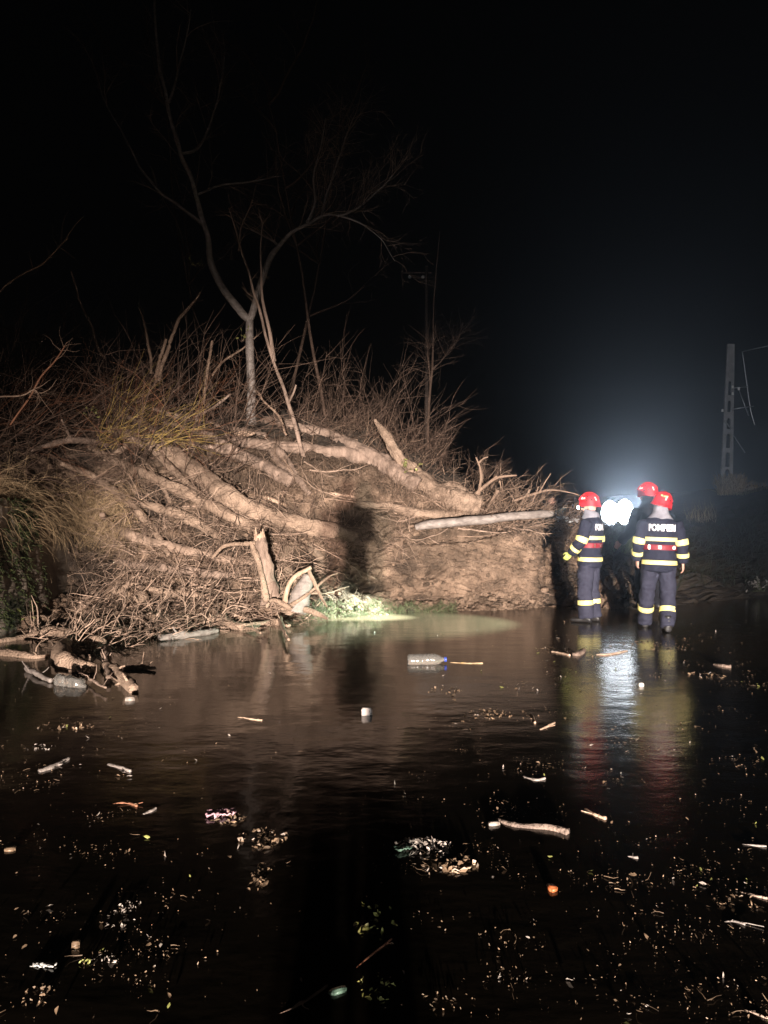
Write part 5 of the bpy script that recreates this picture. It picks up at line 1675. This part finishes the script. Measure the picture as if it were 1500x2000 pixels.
crumple('plastic_sheet', G(786, 1662) + np.array((0, 0, .005)), (.035, .02, .02), M['greenplastic'], 'green plastic scrap in the pale leaf heap', 'plastic scrap', 9, 10, rz=.5)
crumple('plastic_sheet', G(85, 1886), (.042, .012, .012), M['whiteplastic'], 'pale plastic shard at the lower left corner', 'plastic scrap', 3, 10, rz=-.15)

FLOAT = [
    ([(970, 1600, 5), (1000, 1612, 8), (1040, 1616, 9), (1080, 1620, 9), (1110, 1629, 10)], 'darkbark', 'knobbly bark covered stick floating at the lower right with a cut end'),
    ([(1143, 1580, 4), (1162, 1592, 4), (1183, 1601, 5)], 'wood', 'thin peeled stick right of the bark covered one'),
    ([(76, 1507, 7), (100, 1500, 7), (135, 1483, 4)], 'paleb', 'short forked pale stick floating at the left'),
    ([(212, 1493, 5), (235, 1500, 5), (255, 1508, 4)], 'paleb', 'short pale stick right of the forked one at the left'),
    ([(220, 1570, 2), (245, 1568, 2.5), (268, 1576, 3)], 'redtwig', 'thin curved reddish twig on the dark left water'),
    ([(280, 1590, 4), (295, 1585, 4), (305, 1580, 3)], 'paleb', 'tiny pale stick beside the curved reddish twig'),
    ([(1078, 1273, 3), (1095, 1276, 3), (1113, 1281, 3)], 'wood', 'pale twig left of the reflected stripes of the left firefighter'),
    ([(1165, 1279, 3), (1190, 1279, 3.5), (1225, 1272, 2)], 'wood', 'straight twig between the reflections of the two firefighters'),
    ([(1112, 1270, 4), (1125, 1280, 8), (1140, 1272, 7)], 'bark', 'gnarled brown root piece floating before the left firefighter'),
    ([(1035, 1395, 3), (1040, 1400, 3), (1045, 1413, 3)], 'wood', 'small y shaped twig standing out of the water at the right'),
    ([(1055, 1425, 3), (1068, 1420, 3), (1083, 1413, 3)], 'wood', 'small bent twig with a bright end at the right'),
    ([(880, 1294, 2), (915, 1296, 2), (943, 1296, 1.5)], 'straw', 'straw stalk lying right of the blue capped bottle'),
    ([(1022, 1516, 3), (1045, 1524, 3.5), (1065, 1522, 3)], 'paleb', 'grey twig halfway down the right side'),
    ([(1395, 1298, 4), (1412, 1302, 6), (1428, 1304, 5)], 'bark', 'short bark piece floating at the far right'),
    ([(470, 1400, 2), (490, 1405, 2.5), (512, 1408, 2)], 'wood', 'tiny straight twig in the open water at the centre left'),
    ([(690, 1895, 2), (720, 1870, 2.5), (765, 1837, 2)], 'redtwig', 'long leafy stalk near the bottom of the water'),
    ([(1226, 1672, 3), (1238, 1675, 3.5), (1246, 1677, 3)], 'paleb', 'small pale splinter at the lower right'),
    ([(1415, 1800, 3), (1435, 1800, 3), (1455, 1808, 3)], 'paleb', 'forked pale twig at the lower right edge'),
    ([(1450, 1742, 3), (1475, 1750, 3.5), (1499, 1757, 3)], 'bark', 'dark twig at the right edge of the lower water'),
    ([(1450, 1648, 2), (1475, 1652, 3), (1497, 1655, 2)], 'paleb', 'thin grey splinter at the right edge'),
    ([(1455, 1972, 3), (1480, 1982, 3), (1499, 1992, 3)], 'bark', 'dim dark twig in the bottom right corner'),
    ([(545, 1980, 3), (590, 1960, 3), (640, 1928, 3)], 'bark', 'dim stem lying left of the pale green lid'),
]
for ctrl, m, lab in FLOAT:
    pts = [G(px, py, .0) for px, py, rp in ctrl]
    rad = [rp / F * p[1] * .8 for p, (px, py, rp) in zip(pts, ctrl)]
    Pp = spline(pts, 18)
    Pp[:, 2] += np.linspace(-.004, .006, 18)
    Rr = np.interp(np.linspace(0, 1, 18), np.linspace(0, 1, len(rad)), rad)
    mb = MB().tube(Pp, Rr, 8, True, .3, seed=len(lab))
    for k in range(2):
        i = random.randint(3, 14)
        T = wander(Pp[i][None], rng.normal(size=(1, 3)) * .6 + np.array((0, 0, .35)), random.uniform(.03, .09), 4, .25)
        T[..., 2] = Pp[i, 2] + (T[..., 2] - Pp[i, 2]) * .2
        mb.tubes(T, taper(1, 4, Rr[i] * .5, .5), 5)
    tag(mb.build('floating_stick', M[m]), lab, 'stick')


def leaf_heap(px, py, w, h, n, m, lab, hgt=.03, size=(.012, .03)):
    g = G(px, py)
    mb = MB()
    for k in range(n):
        a, rr_ = rng.uniform(0, 2 * np.pi), rng.random() ** .6
        c = g + np.array((math.cos(a) * rr_ * w, math.sin(a) * rr_ * h, hgt * .6 * (1 - rr_) * rng.random() + .004))
        leaf_into(mb, c, rng.uniform(*size) * rng.uniform(.35, 1.0), rng.normal(size=3) * .42 + np.array((0, -.2, .9)), rng.random(), thin=rng.uniform(.7, 1.3))
    return tag(mb.build('leaf_heap', M[m], smooth=False), lab, 'leaves', None, 'stuff')


leaf_heap(825, 1655, .14, .10, 90, 'paleleaf', 'heap of pale wet leaves around the green plastic scrap', .07)
leaf_heap(880, 1690, .13, .09, 60, 'leaf', 'brown leaves trailing right of the pale leaf heap', .04)
leaf_heap(445, 1600, .10, .08, 36, 'leaf', 'brown leaves around the pink wrapper', .03)
leaf_heap(515, 1640, .13, .12, 60, 'leaf', 'brown leaf cluster right of the pink wrapper', .04)
leaf_heap(505, 1715, .05, .12, 30, 'leaf', 'trail of leaves below the pink wrapper', .02)
leaf_heap(730, 1800, .09, .16, 26, 'greenleaf', 'willow leaves around the leafy stalk', .02, (.012, .026))
leaf_heap(735, 1930, .07, .09, 26, 'greenleaf', 'leaf bits right of the pale green lid', .02, (.008, .018))
leaf_heap(850, 1960, .07, .05, 16, 'leaf', 'dim leaves at the bottom right of the green lid', .02, (.008, .018))
leaf_heap(240, 1790, .06, .12, 36, 'paleleaf', 'pale leaf bits up and right of the crumbling foam lump', .02, (.007, .018))
leaf_heap(75, 1945, .05, .07, 24, 'leaf', 'dim brown leaves at the lower left edge', .02, (.008, .018))
leaf_heap(160, 1882, .03, .03, 5, 'greenleaf', 'yellow green leaf below the crumbling foam lump', .02, (.012, .022))
leaf_heap(205, 1875, .05, .03, 12, 'paleleaf', 'pale leaves right of the yellow green leaf', .015, (.008, .018))
leaf_heap(130, 1420, .22, .10, 46, 'leaf', 'raft of leaves and stalks on the left water', .03, (.012, .03))
leaf_heap(80, 1460, .10, .08, 18, 'paleleaf', 'small raft of pale bits below the leaf raft at the left', .02, (.01, .02))
leaf_heap(955, 1395, .20, .16, 60, 'leaf', 'brown leaf raft in the middle right of the water', .03, (.012, .032))
leaf_heap(870, 1350, .16, .2, 34, 'leaf', 'leaf bits drifting below the blue capped bottle', .015, (.01, .026))
leaf_heap(1380, 1320, .18, .16, 40, 'leaf', 'leaf cluster beside the right firefighter\'s reflection', .03, (.012, .03))
leaf_heap(1085, 1270, .2, .3, 40, 'leaf', 'leaves in front of the left firefighter\'s boots', .02, (.012, .03))
leaf_heap(1270, 1262, .5, .35, 70, 'leaf', 'wet leaves round the right firefighter\'s boots', .02, (.012, .03))
leaf_heap(1420, 1760, .14, .1, 30, 'leaf', 'dim leaf bits round the forked pale twig', .02, (.008, .018))

# single leaves drifting on the water
LM = []
for k in range(10):
    mb = MB()
    leaf_into(mb, (0, 0, 0), 1.0, rng.normal(size=3) * .35 + np.array((0, -.2, 1)), .3 + .05 * k, thin=random.uniform(.6, 1.3))
    LM.append(mb.data('floating_leaf', M[('leaf', 'paleleaf', 'leaf', 'leaf', 'paleleaf', 'leaf', 'leaf', 'greenleaf', 'leaf', 'paleleaf')[k]]))


def wet_density(px, py):
    """how thickly litter lies on the water, by stretch of the flooded road"""
    d = .10
    if px > 760:
        d = .25 + .75 * min(1, (px - 760) / 260)
        if py < 1290:
            d *= .5 if px < 1050 else 1
    if px < 330 and py > 1380:
        d = .75
    if 330 <= px < 450 and py > 1400:
        d = .3
    if 560 < px < 700 and py > 1500:
        d = .03
    if py < 1260 and px < 560:
        d = 0
    return d


DRIFT = [(random.uniform(-350, 1850), 1230 + 770 * random.random() ** 1.2) for _ in range(260)]


def drift_point(p_free=.25, w=34):
    if random.random() < p_free:
        return random.uniform(-350, 1850), 1210 + 790 * random.random() ** 1.25
    cx, cy = random.choice(DRIFT)
    k_ = .4 + (cy - 1200) / 700
    return cx + random.gauss(0, w) * k_, cy + random.gauss(0, w * .28) * k_


cnt = 0
while cnt < 260:
    px, py = drift_point(.3)
    if not (0 < px < 1500 and 1212 < py < 2000):
        continue
    if random.random() > wet_density(px, py):
        continue
    g = G(px, py, .008)
    if np.interp(px, _pxg[0, ::1][40:-50], SD[0, :, 1][40:-50]) < g[1]:
        continue
    ob = bpy.data.objects.new('floating_leaf', random.choice(LM))
    ob.location = Vector(g)
    s = random.uniform(.007, .018) * (.6 + .08 * g[1])
    ob.scale = (s, s, s)
    ob.rotation_euler = (random.gauss(0, .35), random.gauss(0, .35), random.uniform(0, 6.3))
    COL.objects.link(ob)
    tag(ob, 'single fallen leaf drifting on the dark flood water', 'leaf', 'single leaves drifting on the flood water')
    cnt += 1

lit = MB()
k = 0
while k < 4600:
    px, py = drift_point(.2)
    if py < 1208:
        continue
    if random.random() > wet_density(px, py):
        continue
    g = G(px, py, .006)
    k += 1
    if k % 30 == 0:
        T = wander(g[None], np.array([[random.gauss(0, 1), random.gauss(0, 1), .12]]), random.uniform(.02, .07), 4, .3)
        lit.tubes(T, taper(1, 4, random.uniform(.001, .0028)), 3)
    else:
        leaf_into(lit, g, random.uniform(.002, .0075) * (.5 + .08 * g[1]), rng.normal(size=3) * .5 + np.array((0, -.1, .9)), random.random())
tag(lit.build('leaf_litter', M['leaf']), 'crumbs of leaves and bark covering the flood water', 'leaf litter', None, 'stuff')

# ------------------------------------------------------------------ night mist round the lamp
hz_m = bpy.data.materials.new('night_mist')
hz_m.use_nodes = True
n = hz_m.node_tree.nodes
n.remove(n['Principled BSDF'])
pv = n.new('ShaderNodeVolumePrincipled')
pv.inputs['Color'].default_value = (.86, .93, 1, 1)
pv.inputs['Density'].default_value = .0019
pv.inputs['Anisotropy'].default_value = .88
hz_m.node_tree.links.new(pv.outputs[0], n['Material Output'].inputs['Volume'])
o = MB().box((0, 60, 12.8), (228, 208, 30)).build('haze', hz_m, smooth=False)
tag(o, kind='stuff')
